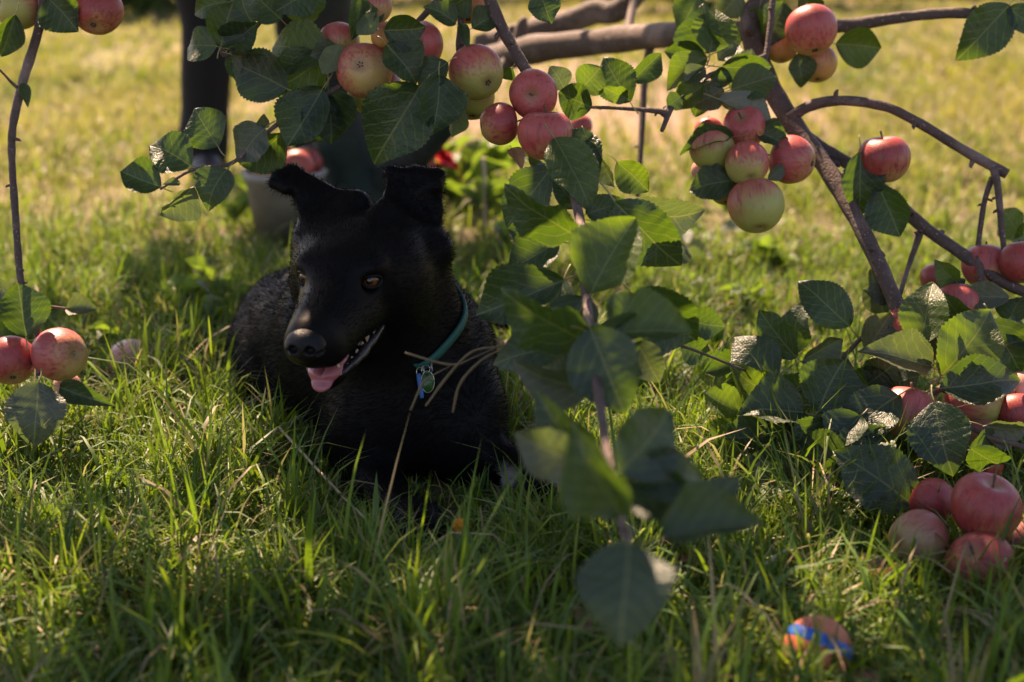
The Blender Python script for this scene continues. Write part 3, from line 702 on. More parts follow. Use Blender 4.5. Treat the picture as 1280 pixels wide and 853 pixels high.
# ---- crown: the canopy overhead that shades the dog
def dog_shade(x, y):
    for q, rad in (((440, 290, 1.72), .15), ((480, 400, 1.85), .20), ((420, 420, 2.1), .18), ((540, 500, 1.85), .13), ((480, 90, 1.83), .12)):
        c = at(*q); c = c - SUN * (c.z / SUN.z)
        if math.hypot(x - c.x, y - c.y) < rad: return True
    return False
LITP = []
for q, rad in (((1165, 400, 1.82), .09), ((1228, 410, 1.79), .07), ((930, 500, 1.83), .10), ((1030, 480, 1.80), .06), ((775, 290, 1.5), .03), ((1090, 440, 1.84), .05), ((355, 60, 1.86), .05), ((1105, 190, 1.94), .06), ((1240, 345, 1.94), .07), ((930, 80, 1.97), .10)):
    c = at(*q); c = c - SUN * (c.z / SUN.z); LITP.append((c.x, c.y, rad + .02))
def lit_ground(x, y):
    """patches of open sky in the canopy, given by where their light lands"""
    p = project(Vector((x, y, 0.0)))
    px, py = p[0], p[1]
    if py < 325 + 20 * math.sin(px * .02): return True
    if px > 625 and py < 480: return True
    if px < 140 and py < 395: return True
    if dog_shade(x, y): return False
    for cx, cy, rad in LITP:
        if math.hypot(x - cx, y - cy) < rad: return True
    for cx, cy, rx, ry in LIT:
        if ((px - cx) / (rx + 38)) ** 2 + ((py - cy) / (ry + 26)) ** 2 < 1: return True
    return False
LIT = [(270, 600, 125, 60), (330, 665, 85, 60), (110, 650, 90, 40), (690, 640, 85, 90), (810, 565, 95, 55), (580, 720, 60, 25), (60, 560, 60, 30), (655, 500, 40, 60), (900, 640, 50, 40), (985, 770, 45, 40), (560, 560, 25, 12),
       (1080, 800, 40, 25), (180, 700, 60, 18), (850, 760, 60, 25), (30, 800, 50, 25), (480, 760, 40, 14)]
crg = random.Random(77)
CV, CQ, CC2, CUV = [], [], [], []
def crown_leaf(c, ax, sx, nz, L, w):
    b = len(CV)
    for (s, t, z) in ((0, 0, 0), (-.8, .3, .1), (-1, .55, .12), (0, .5, 0), (1, .55, .12), (.8, .3, .1), (0, 1, -.12)):
        CV.append(c + sx * (s * w) + ax * (t * L) + nz * (z * L)); CUV.append((.5 + s * .5, t))
    CQ.extend([(b, b + 3, b + 2, b + 1), (b, b + 5, b + 4, b + 3)])
    CC2.extend([(b + 3, b + 6, b + 2), (b + 3, b + 4, b + 6)])
cnt = 0
while cnt < 7800:
    u = Vector((crg.gauss(0, 1), crg.gauss(0, 1), crg.gauss(0, 1))).normalized() * crg.random() ** .4
    c = Vector((-.30 + u.x * 1.75, 2.75 + u.y * 1.7, 1.55 + u.z * .75))
    cnt += 1
    if c.z < .86: continue
    g = c - SUN * (c.z / SUN.z)
    jitter = .02
    if lit_ground(g.x, g.y): continue
    L = crg.uniform(.06, .10); w = L * .36
    ax = Vector((crg.uniform(-1, 1), crg.uniform(-1, 1), crg.uniform(-.7, .3))).normalized()
    nz = Vector((crg.uniform(-.6, .6), crg.uniform(-.6, .6), 1)); sx = ax.cross(nz).normalized(); nz = sx.cross(ax)
    g = c + ax * L; g = g - SUN * (g.z / SUN.z)
    if lit_ground(g.x, g.y): continue
    crown_leaf(c, ax, sx, nz, L, w)
# extra unseen leaves added along the sun's path to shade the dog's brow
for k in range(26):
    c = at(440, 262, 1.75) + SUN * crg.uniform(.85, 1.5) + Vector((crg.uniform(-.09, .09), crg.uniform(-.09, .09), crg.uniform(-.03, .03)))
    ax = Vector((crg.uniform(-1, 1), crg.uniform(-1, 1), crg.uniform(-.5, .2))).normalized(); nz = Vector((crg.uniform(-.4, .4), crg.uniform(-.4, .4), 1)); sx = ax.cross(nz).normalized()
    crown_leaf(c - ax * .04, ax, sx, sx.cross(ax), .085, .032)
crown = new_obj('crown', mesh_np('crown', [tuple(v) for v in CV], [np.array(CQ), np.array(CC2)], True, None, CUV), tree, [M_LEAF])
crown['kind'] = 'stuff'
bt = MB()
for k in range(46):
    a = crg.uniform(0, 6.28); rr = crg.uniform(.5, 1.5)
    p0 = Vector((-.5 + crg.uniform(-.1, .1), 2.95 + crg.uniform(-.15, .1), crg.uniform(1.0, 1.9)))
    p2 = Vector((-.3 + rr * math.cos(a) * 1.05, 2.75 + rr * math.sin(a), crg.uniform(.98, 2.0)))
    pts_ = catmull([p0, (p0 + p2) / 2 + Vector((0, 0, .15)), p2], 8); n_lit = 0
    for q in pts_:
        g = q - SUN * (q.z / SUN.z); n_lit += lit_ground(g.x, g.y) and project(g)[1] > 480
    if n_lit > 1: continue
    bt.tube(pts_, [.013, .009, .004], 6, 1)
bt.build('crown_branches', M_LIMB, tree)['kind'] = 'stuff'
# ------------------------------------------------------------------ apples
def apple_mesh(k):
    rg = random.Random(40 + k); seg, rings = 28, 20
    V, Q = [], []
    con = rg.uniform(.03, .10); lob = rg.uniform(.01, .03); ph = rg.uniform(0, 6.28); el = rg.uniform(.86, .95); sk = rg.uniform(-.05, .05)
    for i in range(rings + 1):
        t = math.pi * i / rings
        r = 1 - .30 * math.exp(-(t / .36) ** 2) - .17 * math.exp(-((math.pi - t) / .28) ** 2)
        for j in range(seg):
            a = 6.28318 * j / seg
            q = 1 + lob * math.cos(5 * a + ph) * (.3 + .7 * ((1 - math.cos(t)) / 2) ** 2) + .02 * math.cos(2 * a + ph)
            x = r * math.sin(t) * (1 + con * math.cos(t)) * q
            z = r * math.cos(t) * el * 1.08 + sk * x * math.cos(a) * math.sin(t)
            V.append((x * math.cos(a), x * math.sin(a), z))
    for i in range(rings):
        for j in range(seg):
            j2 = (j + 1) % seg
            Q.append((i * seg + j, (i + 1) * seg + j, (i + 1) * seg + j2, i * seg + j2))
    return V, Q
AM = {}
for kind, mm in M_APPLE.items():
    AM[kind] = []
    for k in range(4):
        V, Q = apple_mesh(k); me = mesh_np('apple_%s_%d' % (kind, k), V, [np.array(Q)]); me.materials.append(mm); AM[kind].append(me)
def _calyx():
    mb = MB()
    for k in range(5):
        a = k * 1.2566 + .2
        d = Vector((math.cos(a), math.sin(a), 0))
        mb.tube([Vector((0, 0, -.72)) + d * .05, Vector((0, 0, -.80)) + d * .08, Vector((0, 0, -.85)) + d * .09, Vector((0, 0, -.89)) + d * .05], [.03, .04, .025, .005], 5, 2)
    mb.ellipsoid((0, 0, -.745), .11, .11, .05, 10, 6)
    return mb
cal_o = _calyx()
CALYX = mesh_np('calyx', [tuple(v) for v in cal_o.V], [np.array(cal_o.Q), np.array(cal_o.T)]); CALYX.materials.append(M_CALYX)
st_o = MB().tube([Vector((0, 0, .55)), Vector((.02, 0, .8)), Vector((.07, .02, 1.08))], [.035, .03, .05], 6, 4)
STEM = mesh_np('stem', [tuple(v) for v in st_o.V], [np.array(st_o.Q), np.array(st_o.T)]); STEM.materials.append(M_STEM)
arng = random.Random(3)

def apple(px, py, rpx, kind, label, group, d=None, calyx=(0, 0, -1), on_ground=False, twist=None, stem=True, sink=0.):
    """calyx: direction of the blossom end in camera terms (right, up, towards the lens)"""
    if on_ground:
        d = gdepth(py + rpx * .95 * (1 - sink))
    d = d if on_ground else tree_depth(d if d else min(2.3, max(1.65, 64.0 / rpx)))
    c = at(px, py, d); rad = rpx * d / F
    zc = -(RGT * calyx[0] + UPV * calyx[1] - FWD * calyx[2]).normalized()
    bl = UPV * 1.0 - FWD * .35 - RGT * .25 + Vector((arng.uniform(-.4, .4), arng.uniform(-.4, .4), arng.uniform(-.3, .3)))
    x = bl - zc * bl.dot(zc); x = x.normalized() if x.length > .15 else zc.orthogonal().normalized()
    o = new_obj('apple', AM[kind][arng.randrange(4)])
    tw = arng.uniform(-.5, .5) if twist is None else twist
    x.rotate(Quaternion(zc, tw)); y = zc.cross(x)
    s = rad / 1.0
    o.matrix_basis = Matrix(((x.x, y.x, zc.x, c.x), (x.y, y.y, zc.y, c.y), (x.z, y.z, zc.z, c.z), (0, 0, 0, 1))) @ Matrix.Scale(s, 4)
    tag(o, label, 'apple', group)
    for nm, me in (('calyx', CALYX),) + ((('stem', STEM),) if stem else ()):
        ch = new_obj(nm, me); ch.parent = o
    return o
GA, GB, GC, GD, GE, GF, GG, GH = ('apples on the twig by the far left stem', 'apples in the cluster above the dog', 'apples in the trio on the central twig', 'apples bunched under the right branch fork',
    'apples by the thick limb', 'apples among the heaped leaves', 'windfall apples in the grass', 'apples at the foot of the left twig')
dn = (0, -1, .25)
A = [
 (22, 6, 31, 'blush', 'half red half green apple at the top of the left twig', GA, 1.97, (-.6, -.1, .75)),
 (121, 13, 32, 'red', 'red apple with dark blossom end hanging right of the left twig top', GA, 1.95, (0, -.8, .55)),
 (455, 88, 35, 'pink', 'rosy apple with its blossom end facing out above the dog', GB, 1.84, (-.05, .05, 1)),
 (468, 112, 35, 'green', 'green-yellow apple tucked beneath the rosy one above the dog', GB, 1.92, (0, -.9, .3)),
 (521, 58, 34, 'pink', 'pink apple half behind leaves right of the outward-facing rosy apple', GB, 1.88, (.2, -.7, -.3)),
 (424, 52, 25, 'blush', 'apple mostly hidden by an olive leaf over the dark trunk limb', GB, 1.92, dn),
 (482, 46, 19, 'orange', 'small orange apple wedged between dark leaves above the dog', GB, 1.84, dn),
 (466, 8, 24, 'pink', 'pale pink apple cut off at the top of the cluster above the dog', GB, 1.88, dn),
 (596, 91, 35, 'blush', 'pink and yellow apple with tilted blossom end hanging from a grey spur', GB, 1.85, (.45, -.5, .6)),
 (590, 122, 29, 'green', 'plain green apple behind and below the pink and yellow one', GB, 1.92, dn),
 (585, 4, 27, 'orange', 'orange-pink apple behind small leaves at the spur top', GB, 1.95, dn),
 (667, 118, 31, 'pink', 'topmost apple of the pink trio on the central twig', GC, 1.80, (.1, .2, -.9)),
 (624, 155, 27, 'red', 'smallest and reddest apple of the trio on the central twig', GC, 1.80, (-.8, -.1, .1)),
 (682, 169, 35, 'pink', 'largest lowest apple of the pink trio on the central twig', GC, 1.76, (0, -.9, -.2)),
 (726, 158, 15, 'pink', 'blurred pink apple far behind the trio on the central twig', GC, 2.6, dn),
 (687, 36, 12, 'red', 'small red apple resting behind the thick grey limb', GE, 3.0, dn),
 (1014, 38, 33, 'pink', 'rosy apple hanging in front of the thin end of the grey limb', GE, 2.18, (.1, -.8, .2)),
 (976, 57, 22, 'orange', 'orange apple behind the rosy one at the thin end of the limb', GE, 2.3, dn),
 (1021, 80, 25, 'orange', 'orange apple below the rosy one beside a dark leaf', GE, 2.3, dn),
 (931, 158, 28, 'pink', 'topmost blushed apple of the bunch under the branch fork', GD, 2.02, (.3, -.3, -.7)),
 (889, 186, 29, 'green', 'yellow-green apple at the outer side of the bunch under the fork', GD, 2.0, (-.2, -.9, .1)),
 (934, 205, 28, 'blush', 'green apple with pink shoulder in the middle of the bunch under the fork', GD, 1.95, (.05, -.75, .65)),
 (990, 200, 31, 'pink', 'pink apple of the bunch closest to the slanting branch', GD, 2.02, (.75, -.2, .35)),
 (945, 257, 35, 'green', 'lowest and largest green apple of the bunch under the fork', GD, 1.95, (.05, -.9, .4)),
 (886, 164, 18, 'pink', 'pink apple mostly hidden behind the yellow-green one of the bunch', GD, 2.1, dn),
 (908, 232, 26, 'russet', 'brownish apple behind a half-lit leaf of the bunch under the fork', GD, 2.04, dn),
 (879, 214, 15, 'pale', 'pale apple just showing left of the half-lit leaf of the bunch', GD, 2.1, dn),
 (1105, 199, 33, 'red', 'single red apple above two dark leaves on the lower branch', 'apples on the right branches', 2.02, (.1, -.85, -.2)),
 (1232, 333, 29, 'pink', 'dusky pink apple behind the end of the lower branch', GF, 2.05, (-.1, -.8, .1)),
 (1277, 328, 27, 'red', 'glossy red apple beside the dusky pink one at the branch end', GF, 1.98, dn),
 (1170, 348, 20, 'pink', 'pink apple peeping out behind a small bright leaf', GF, 2.1, dn),
 (1198, 382, 30, 'pink', 'pink apple between the tall lit leaf and the branch end', GF, 1.96, dn),
 (1136, 412, 30, 'pink', 'pale pink apple under the broken end of the slanting branch', GF, 1.88, (0, -.7, -.5)),
 (1156, 432, 22, 'orange', 'orange apple behind the stalk of the tall lit leaf', GF, 1.9, dn),
 (1134, 520, 40, 'blush', 'large green apple with a pink cheek left of the hanging grey leaf', GF, 1.79, (-.2, -.8, .2)),
 (1216, 500, 42, 'blush', 'large yellow and red apple below the wide dark leaf', GF, 1.80, (.8, -.2, .2)),
 (1272, 517, 28, 'red', 'dark red apple right of the large yellow and red one', GF, 1.78, dn),
 (1275, 486, 24, 'pale', 'pale yellowish apple above the dark red one', GF, 1.84, dn),
 (1226, 548, 26, 'russet', 'brownish pink apple under the large yellow and red one', GF, 1.76, dn),
 (1232, 582, 22, 'red', 'red apple behind a bitten leaf above the ripe windfall', GF, 1.72, dn),
 (1232, 634, 44, 'red', 'ripe red apple with stem hollow up, highest of the fallen heap', GG, 1.55, (-.15, -.85, -.45)),
 (1148, 675, 37, 'russet', 'russet orange apple of the fallen heap with blossom end sideways', GG, 1.56, (-.95, -.1, .45)),
 (1225, 709, 44, 'red', 'scratched red apple lying lowest in the fallen heap', GG, 1.52, (.4, -.5, -.5)),
 (1166, 627, 30, 'red', 'dull red apple at the back of the fallen heap under a dark leaf', GG, 1.64, (.6, -.4, .4)),
 (1275, 678, 30, 'russet', 'brownish apple right behind the fallen heap', GG, 1.6, dn),
 (1088, 712, 21, 'russet', 'half rotten apple sunk in grass beside the fallen heap', GG, None, (.6, .2, .6), True),
 (1000, 703, 17, 'russet', 'dull brown apple hidden in dark grass under the leaf heap', GG, None, dn, True),
 (75, 443, 34, 'pink', 'rosy apple with blossom end sideways above the hanging grey leaf', GH, 1.86, (.75, .05, .6)),
 (14, 451, 31, 'red', 'red apple with a yellow patch left of the rosy one', GH, 1.87, (.2, -.6, .4)),
 (84, 482, 17, 'pale', 'pale apple in the grass beneath the rosy one', GH, 1.95, dn),
 (165, 452, 30, 'pale', 'pale peach coloured windfall behind upright grass blades', GG, None, (.5, .5, .2), True, None, False, .0),
 (632, 441, 17, 'russet', 'shrivelled brown windfall just behind the dog', GG, None, (.5, .5, .2), True, None, True, .1),
 (1084, 856, 22, 'russet', 'brown windfall beside the orange ball', GG, None, (.2, .3, -.5), True, None, True, .3),
]
for a in A: apple(*a)
# ------------------------------------------------------------------ implicit surfaces
class SDF:
    def __init__(s): s.p = []
    def cone(s, a, b, ra, rb, k=.02, flat=None, op='u'):
        s.p.append(('c', Vector(a), Vector(b), ra, rb, k, flat, op)); return s
    def ell(s, c, r, M=None, k=.02, op='u'):
        s.p.append(('e', Vector(c), r, M, None, k, None, op)); return s
    def tri(s, a, b, c, r, k=.01, op='u'):
        s.p.append(('t', Vector(a), Vector(b), Vector(c), r, k, None, op)); return s
    def mesh(s, h):
        lo, hi = np.full(3, 1e9), np.full(3, -1e9)
        def bb(p):
            if p[0] == 'c': P = [p[1], p[2]]; m = max(p[3], p[4])
            elif p[0] == 'e': P = [p[1]]; m = max(p[2])
            else: P = [p[1], p[2], p[3]]; m = p[4]
            A = np.array([tuple(q) for q in P]); return A.min(0) - m, A.max(0) + m
        for p in s.p:
            if p[7] == 'u': a, b = bb(p); lo = np.minimum(lo, a); hi = np.maximum(hi, b)
        lo -= 4 * h; hi += 4 * h
        n = np.ceil((hi - lo) / h).astype(int) + 1
        D = np.full(n, .5, np.float32)
        ax = [lo[i] + h * np.arange(n[i]) for i in range(3)]
        for p in s.p:
            a, b = bb(p); k = p[5]; mg = 2 * k + 4 * h
            i0 = np.clip(np.floor((a - mg - lo) / h).astype(int), 0, n); i1 = np.clip(np.ceil((b + mg - lo) / h).astype(int) + 1, 0, n)
            if (i1 <= i0).any(): continue
            X = ax[0][i0[0]:i1[0], None, None]; Y = ax[1][None, i0[1]:i1[1], None]; Z = ax[2][None, None, i0[2]:i1[2]]
            if p[0] == 'c':
                A, B = np.array(p[1]), np.array(p[2]); BA = B - A
                t = np.clip(((X - A[0]) * BA[0] + (Y - A[1]) * BA[1] + (Z - A[2]) * BA[2]) / max(1e-9, BA @ BA), 0, 1)
                vx, vy, vz = X - A[0] - t * BA[0], Y - A[1] - t * BA[1], Z - A[2] - t * BA[2]
                if p[6] is not None:
                    fn, fs = p[6]; q = (vx * fn.x + vy * fn.y + vz * fn.z) * (fs - 1)
                    vx, vy, vz = vx + q * fn.x, vy + q * fn.y, vz + q * fn.z
                d = np.sqrt(vx * vx + vy * vy + vz * vz) - (p[3] + (p[4] - p[3]) * t)
            elif p[0] == 'e':
                c = np.array(p[1]); r = np.array(p[2]); M = np.eye(3) if p[3] is None else np.array(p[3].to_3x3())
                d0 = [X - c[0], Y - c[1], Z - c[2]]
                q = [(d0[0] * M[0, i] + d0[1] * M[1, i] + d0[2] * M[2, i]) for i in range(3)]
                k0 = np.sqrt(sum((q[i] / r[i]) ** 2 for i in range(3))); k1 = np.sqrt(sum((q[i] / r[i] ** 2) ** 2 for i in range(3)))
                d = k0 * (k0 - 1) / np.maximum(k1, 1e-6)
            else:
                a, b, c = [np.array(v) for v in p[1:4]]
                P = np.stack(np.broadcast_arrays(X, Y, Z), -1)
                ba, cb, ac = b - a, c - b, a - c; nn = np.cross(ba, ac)
                pa, pb, pc = P - a, P - b, P - c
                ins = (np.sign(pa @ np.cross(ba, nn)) + np.sign(pb @ np.cross(cb, nn)) + np.sign(pc @ np.cross(ac, nn))) < 2
                def sg(pv, e): return np.sum((e * np.clip((pv @ e) / (e @ e), 0, 1)[..., None] - pv) ** 2, -1)
                ed = np.minimum(np.minimum(sg(pa, ba), sg(pb, cb)), sg(pc, ac)); pl = (pa @ nn) ** 2 / (nn @ nn)
                d = np.sqrt(np.where(ins, ed, pl)) - p[4]
            S = D[i0[0]:i1[0], i0[1]:i1[1], i0[2]:i1[2]]
            if p[7] == 'u':
                hh = np.clip(.5 + .5 * (S - d) / k, 0, 1); S[...] = S * (1 - hh) + d * hh - k * hh * (1 - hh)
            else:
                hh = np.clip(.5 - .5 * (S + d) / k, 0, 1); S[...] = S * (1 - hh) - d * hh + k * hh * (1 - hh)
        return surface_nets(D, lo, h)

def surface_nets(D, lo, h):
    ins = D < 0
    n = np.array(D.shape)
    c = np.zeros(n - 1, np.int8)
    for dx in (0, 1):
        for dy in (0, 1):
            for dz in (0, 1): c += ins[dx:n[0] - 1 + dx, dy:n[1] - 1 + dy, dz:n[2] - 1 + dz]
    act = (c > 0) & (c < 8)
    idx = -np.ones(c.shape, np.int64); cells = np.argwhere(act); idx[act] = np.arange(len(cells))
    acc = np.zeros((len(cells), 3)); cnt = np.zeros(len(cells))
    corners = [(i, j, k) for i in (0, 1) for j in (0, 1) for k in (0, 1)]
    val = {q: D[cells[:, 0] + q[0], cells[:, 1] + q[1], cells[:, 2] + q[2]].astype(np.float64) for q in corners}
    for a in corners:
        for ax in range(3):
            if a[ax]: continue
            b = list(a); b[ax] = 1; b = tuple(b)
            va, vb = val[a], val[b]; m = (va < 0) != (vb < 0)
            t = np.where(m, va / np.where(m, va - vb, 1), 0)
            pt = np.repeat(np.array(a, float)[None], len(cells), 0); pt[:, ax] = t
            acc += pt * m[:, None]; cnt += m
    V = (cells + acc / cnt[:, None]) * h + lo
    Q = []
    for ax in range(3):
        o1, o2 = [(1, 2), (2, 0), (0, 1)][ax]
        sl0 = [slice(None)] * 3; sl1 = [slice(None)] * 3
        sl0[ax] = slice(0, -1); sl1[ax] = slice(1, None)
        A, B = ins[tuple(sl0)], ins[tuple(sl1)]
        e = np.argwhere(A != B)
        e = e[(e[:, o1] > 0) & (e[:, o2] > 0) & (e[:, o1] < n[o1] - 1) & (e[:, o2] < n[o2] - 1)]
        flip = A[e[:, 0], e[:, 1], e[:, 2]]
        def at_(d1, d2):
            q = e.copy(); q[:, o1] -= d1; q[:, o2] -= d2; return idx[q[:, 0], q[:, 1], q[:, 2]]
        q = np.stack([at_(1, 1), at_(0, 1), at_(0, 0), at_(1, 0)], 1)
        q[~flip] = q[~flip][:, ::-1]
        Q.append(q)
    return V, np.concatenate(Q)

def relax(V, Q, it=2, f=.5):
    E = np.concatenate([Q[:, [0, 1]], Q[:, [1, 2]], Q[:, [2, 3]], Q[:, [3, 0]]])
    for _ in range(it):
        S = np.zeros_like(V); C = np.zeros(len(V))
        np.add.at(S, E[:, 0], V[E[:, 1]]); np.add.at(C, E[:, 0], 1)
        np.add.at(S, E[:, 1], V[E[:, 0]]); np.add.at(C, E[:, 1], 1)
        V = V + f * (S / C[:, None] - V)
    return V

# ------------------------------------------------------------------ dog
HE = at(425, 346, 1.68)                       # between the eyes
HY, HP, HS = R(12), R(7.5), 1.165
hf = Vector((-math.sin(HY) * math.cos(HP), -math.cos(HY) * math.cos(HP), -math.sin(HP)))
hl = Vector((math.cos(HY), -math.sin(HY), 0)); hu = hl.cross(hf) * -1
if hu.z < 0: hu = -hu
HM = Matrix((hf, hl, hu)).transposed()
def hp(f, l, u): return HE + (hf * f + hl * l + hu * u) * (.01 * HS)
dog = empty('dog', ground(520, 600), 'black dog with one ear flopped lying in the grass, mouth open and tongue showing', 'dog')

def mat_fur(name='black_fur', spec=.07):
    m, nt, out = mat_new(name)
    tc = nt.nodes.new('ShaderNodeTexCoord').outputs['Object']
    n = noise(nt, 220, 3, tc); n2 = noise(nt, 30, 3, tc)
    c = mixc(nt, n2, (.0036, .0033, .0034), (.0075, .0066, .0066))
    c = mixc(nt, attr(nt, 'white', 'Fac'), c, (.42, .36, .33))
    p = principled(nt, out, c, .46, spec, n, .2, .002)
    p.inputs['Sheen Weight'].default_value = .004; p.inputs['Sheen Roughness'].default_value = .3
    return m
M_FUR = mat_fur(); M_COAT = mat_fur('black_coat_hair', .03)

S = SDF()
# trunk of the body, lying along the ground
rib = at(456, 430, 2.0); bel = at(405, 428, 2.13); rum = at(374, 414, 2.22); chest = at(512, 490, 1.87); with_ = at(505, 400, 1.92)
S.ell(rib, (.115, .145, .12), Matrix.Rotation(R(20), 3, 'Z'), .04)
S.cone(rib, bel, .115, .098, .05)
S.cone(bel, rum, .098, .098, .05)
S.cone(chest, rib, .085, .10, .05)
S.cone(with_, rib, .07, .085, .05)
# haunches
S.ell(at(328, 447, 2.17), (.05, .09, .062), Matrix.Rotation(R(25), 3, 'Z'), .025)
S.cone(at(322, 468, 2.13), at(345, 500, 2.06), .036, .022, .02)
S.cone(at(430, 420, 2.30), at(480, 425, 2.34), .07, .045, .03)
# tail lying on the grass behind
S.cone(at(420, 395, 2.38), at(540, 408, 2.44), .035, .026, .02).cone(at(540, 408, 2.44), at(620, 412, 2.44), .026, .022, .02).cone(at(620, 412, 2.44), at(686, 411, 2.42), .024, .016, .02)
# shoulders and forelegs
S.cone(at(560, 440, 1.90), at(584, 510, 1.85), .062, .045, .035)
S.cone(at(584, 500, 1.85), at(596, 572, 1.84), .045, .032, .02)
S.cone(at(596, 574, 1.84), at(650, 582, 1.80), .030, .026, .02)
S.ell(at(668, 586, 1.785), (.036, .032, .026), None, .015)
for q in ((640, 600, 1.765), (652, 606, 1.76), (668, 608, 1.755), (683, 604, 1.76)): S.ell(at(*q), (.013, .018, .013), None, .008)
S.cone(at(462, 470, 1.92), at(448, 560, 1.87), .060, .044, .035)
S.cone(at(448, 570, 1.87), at(478, 622, 1.77), .036, .028, .02)
S.cone(at(478, 622, 1.77), at(518, 652, 1.69), .028, .025, .02)
S.ell(at(522, 656, 1.675), (.030, .036, .024), None, .015)
for q in ((508, 668, 1.655), (520, 671, 1.648), (532, 670, 1.65), (543, 663, 1.655)): S.ell(at(*q), (.012, .017, .012), None, .007)
S.cone(at(470, 530, 1.84), at(560, 540, 1.84), .055, .055, .04)
# neck
S.cone(hp(-8.5, 0.5, -4.2), at(512, 424, 1.90), .066, .088, .04)
S.cone(hp(-8, 1, -6), at(510, 470, 1.86), .060, .080, .04)
# skull and muzzle
class HeadSDF:
    """same primitives with sizes in head units"""
    def __init__(q, S): q.S = S
    def cone(q, a, b, ra, rb, k=.02, flat=None, op='u'): q.S.cone(a, b, ra * HS, rb * HS, k, flat, op)
    def ell(q, c, r, M=None, k=.02, op='u'): q.S.ell(c, tuple(x * HS for x in r), M, k, op)
HD = HeadSDF(S)
HD.ell(hp(-6.0, 0, -.1), (.068, .055, .042), HM, .03)
HD.ell(hp(-1.8, 0, .3), (.042, .044, .033), HM, .02)
for s in (-1, 1):
    HD.ell(hp(-.4, 2.9 * s, 1.25), (.018, .018, .011), HM, .014)              # brow
    HD.ell(hp(-5.0, 3.7 * s, -2.4), (.045, .030, .042), HM, .025)            # cheek
    HD.ell(hp(-8.0, 3.9 * s, -3.6), (.042, .030, .055), HM, .04)             # ruff
    HD.cone(hp(1.0, 2.2 * s, -3.3), hp(8.4, 1.35 * s, -4.2), .021, .0165, .014)   # upper lip
    HD.cone(hp(-3.2, 3.0 * s, -4.6), hp(1.5, 2.2 * s, -3.9), .014, .016, .015)
HD.cone(hp(-1, 0, -1.5), hp(9.2, 0, -2.8), .036, .0245, .022)
HD.ell(hp(9.9, 0, -3.1), (.016, .0165, .0145), HM, .01)
HD.cone(hp(9.6, 0, -4.2), hp(10.2, 0, -4.0), .012, .011, .01)
# lower jaw, open
HD.cone(hp(-5.5, 0, -6.0), hp(0, 0, -7.4), .030, .020, .02)
for s in (-1, 1): HD.cone(hp(-2.5, 2.4 * s, -6.0), hp(6.0, 1.1 * s, -7.9), .011, .009, .008)
HD.cone(hp(0, 0, -7.4), hp(6.2, 0, -8.5), .015, .012, .012)
HD.cone(hp(-7.5, 0, -6.2), hp(-3, 0, -7.0), .042, .026, .03)
# mouth hollow and eye sockets
HD.cone(hp(-1.8, 0, -5.8), hp(7.5, 0, -6.3), .009, .011, .006, None, 's')
for s in (-1, 1): HD.cone(hp(-2.2, 3.4 * s, -5.6), hp(4, 2.2 * s, -6.1), .004, .007, .005, None, 's')
for s in (-1, 1): HD.ell(hp(.75, 3.3 * s, -.1), (.0120, .0120, .0088), HM, .006, 's')
# ears
def epx(px, py, d): return at(px, py, d)
e = [epx(480, 268, 1.75), epx(546, 312, 1.78), epx(489, 217, 1.79), epx(549, 219, 1.80), epx(515, 300, 1.79), epx(519, 215, 1.80), epx(548, 262, 1.79), epx(520, 238, 1.785), epx(546, 232, 1.785)]
for a, b, c in ((0, 1, 2), (1, 6, 2), (6, 3, 2), (2, 5, 3), (5, 3, 8), (5, 7, 8)): S.tri(e[a], e[b], e[c], .0055, .010)
S.cone(at(538, 322, 1.79), at(545, 400, 1.83), .020, .030, .03); S.cone(e[0], e[1], .016, .012, .02); S.cone(e[4], e[1], .018, .014, .02)
g = [epx(386, 300, 1.765), epx(446, 258, 1.79), epx(366, 215, 1.81), epx(386, 247, 1.79), epx(339, 231, 1.785), epx(356, 236, 1.78), epx(408, 234, 1.81), epx(347, 221, 1.79)]
for a, b, c in ((0, 1, 2), (0, 3, 2), (1, 6, 2), (2, 3, 7), (7, 5, 4), (2, 5, 7)): S.tri(g[a], g[b], g[c], .0055, .010)
S.cone(g[0], g[1], .02, .02, .02)
dv, dq = S.mesh(.0042)
dv = relax(dv, dq, 2, .4)
# white toes and chest blaze
def spot(P, px, py, d, rad):
    c = np.array(at(px, py, d)); return np.clip(1.6 * (1 - np.linalg.norm(P - c, axis=1) / rad), 0, 1)
def white_of(P):
    w = np.zeros(len(P))
    for q in ((640, 602, 1.762, .020), (652, 607, 1.757, .015), (640, 588, 1.78, .015), (512, 668, 1.652, .0), (545, 508, 1.80, .016)):
        if q[3] > 0: w = np.maximum(w, spot(P, *q))
    return w * .8
body = new_obj('body', mesh_np('body', dv, [dq], True, {'white': white_of(dv)}), dog, [M_FUR])
dog_bvh = BVHTree.FromPolygons([Vector(v) for v in dv], [tuple(map(int, q)) for q in dq])

def hit(px, py):
    r = dog_bvh.ray_cast(CW, ray(px, py).normalized())
    return r[0], r[1]

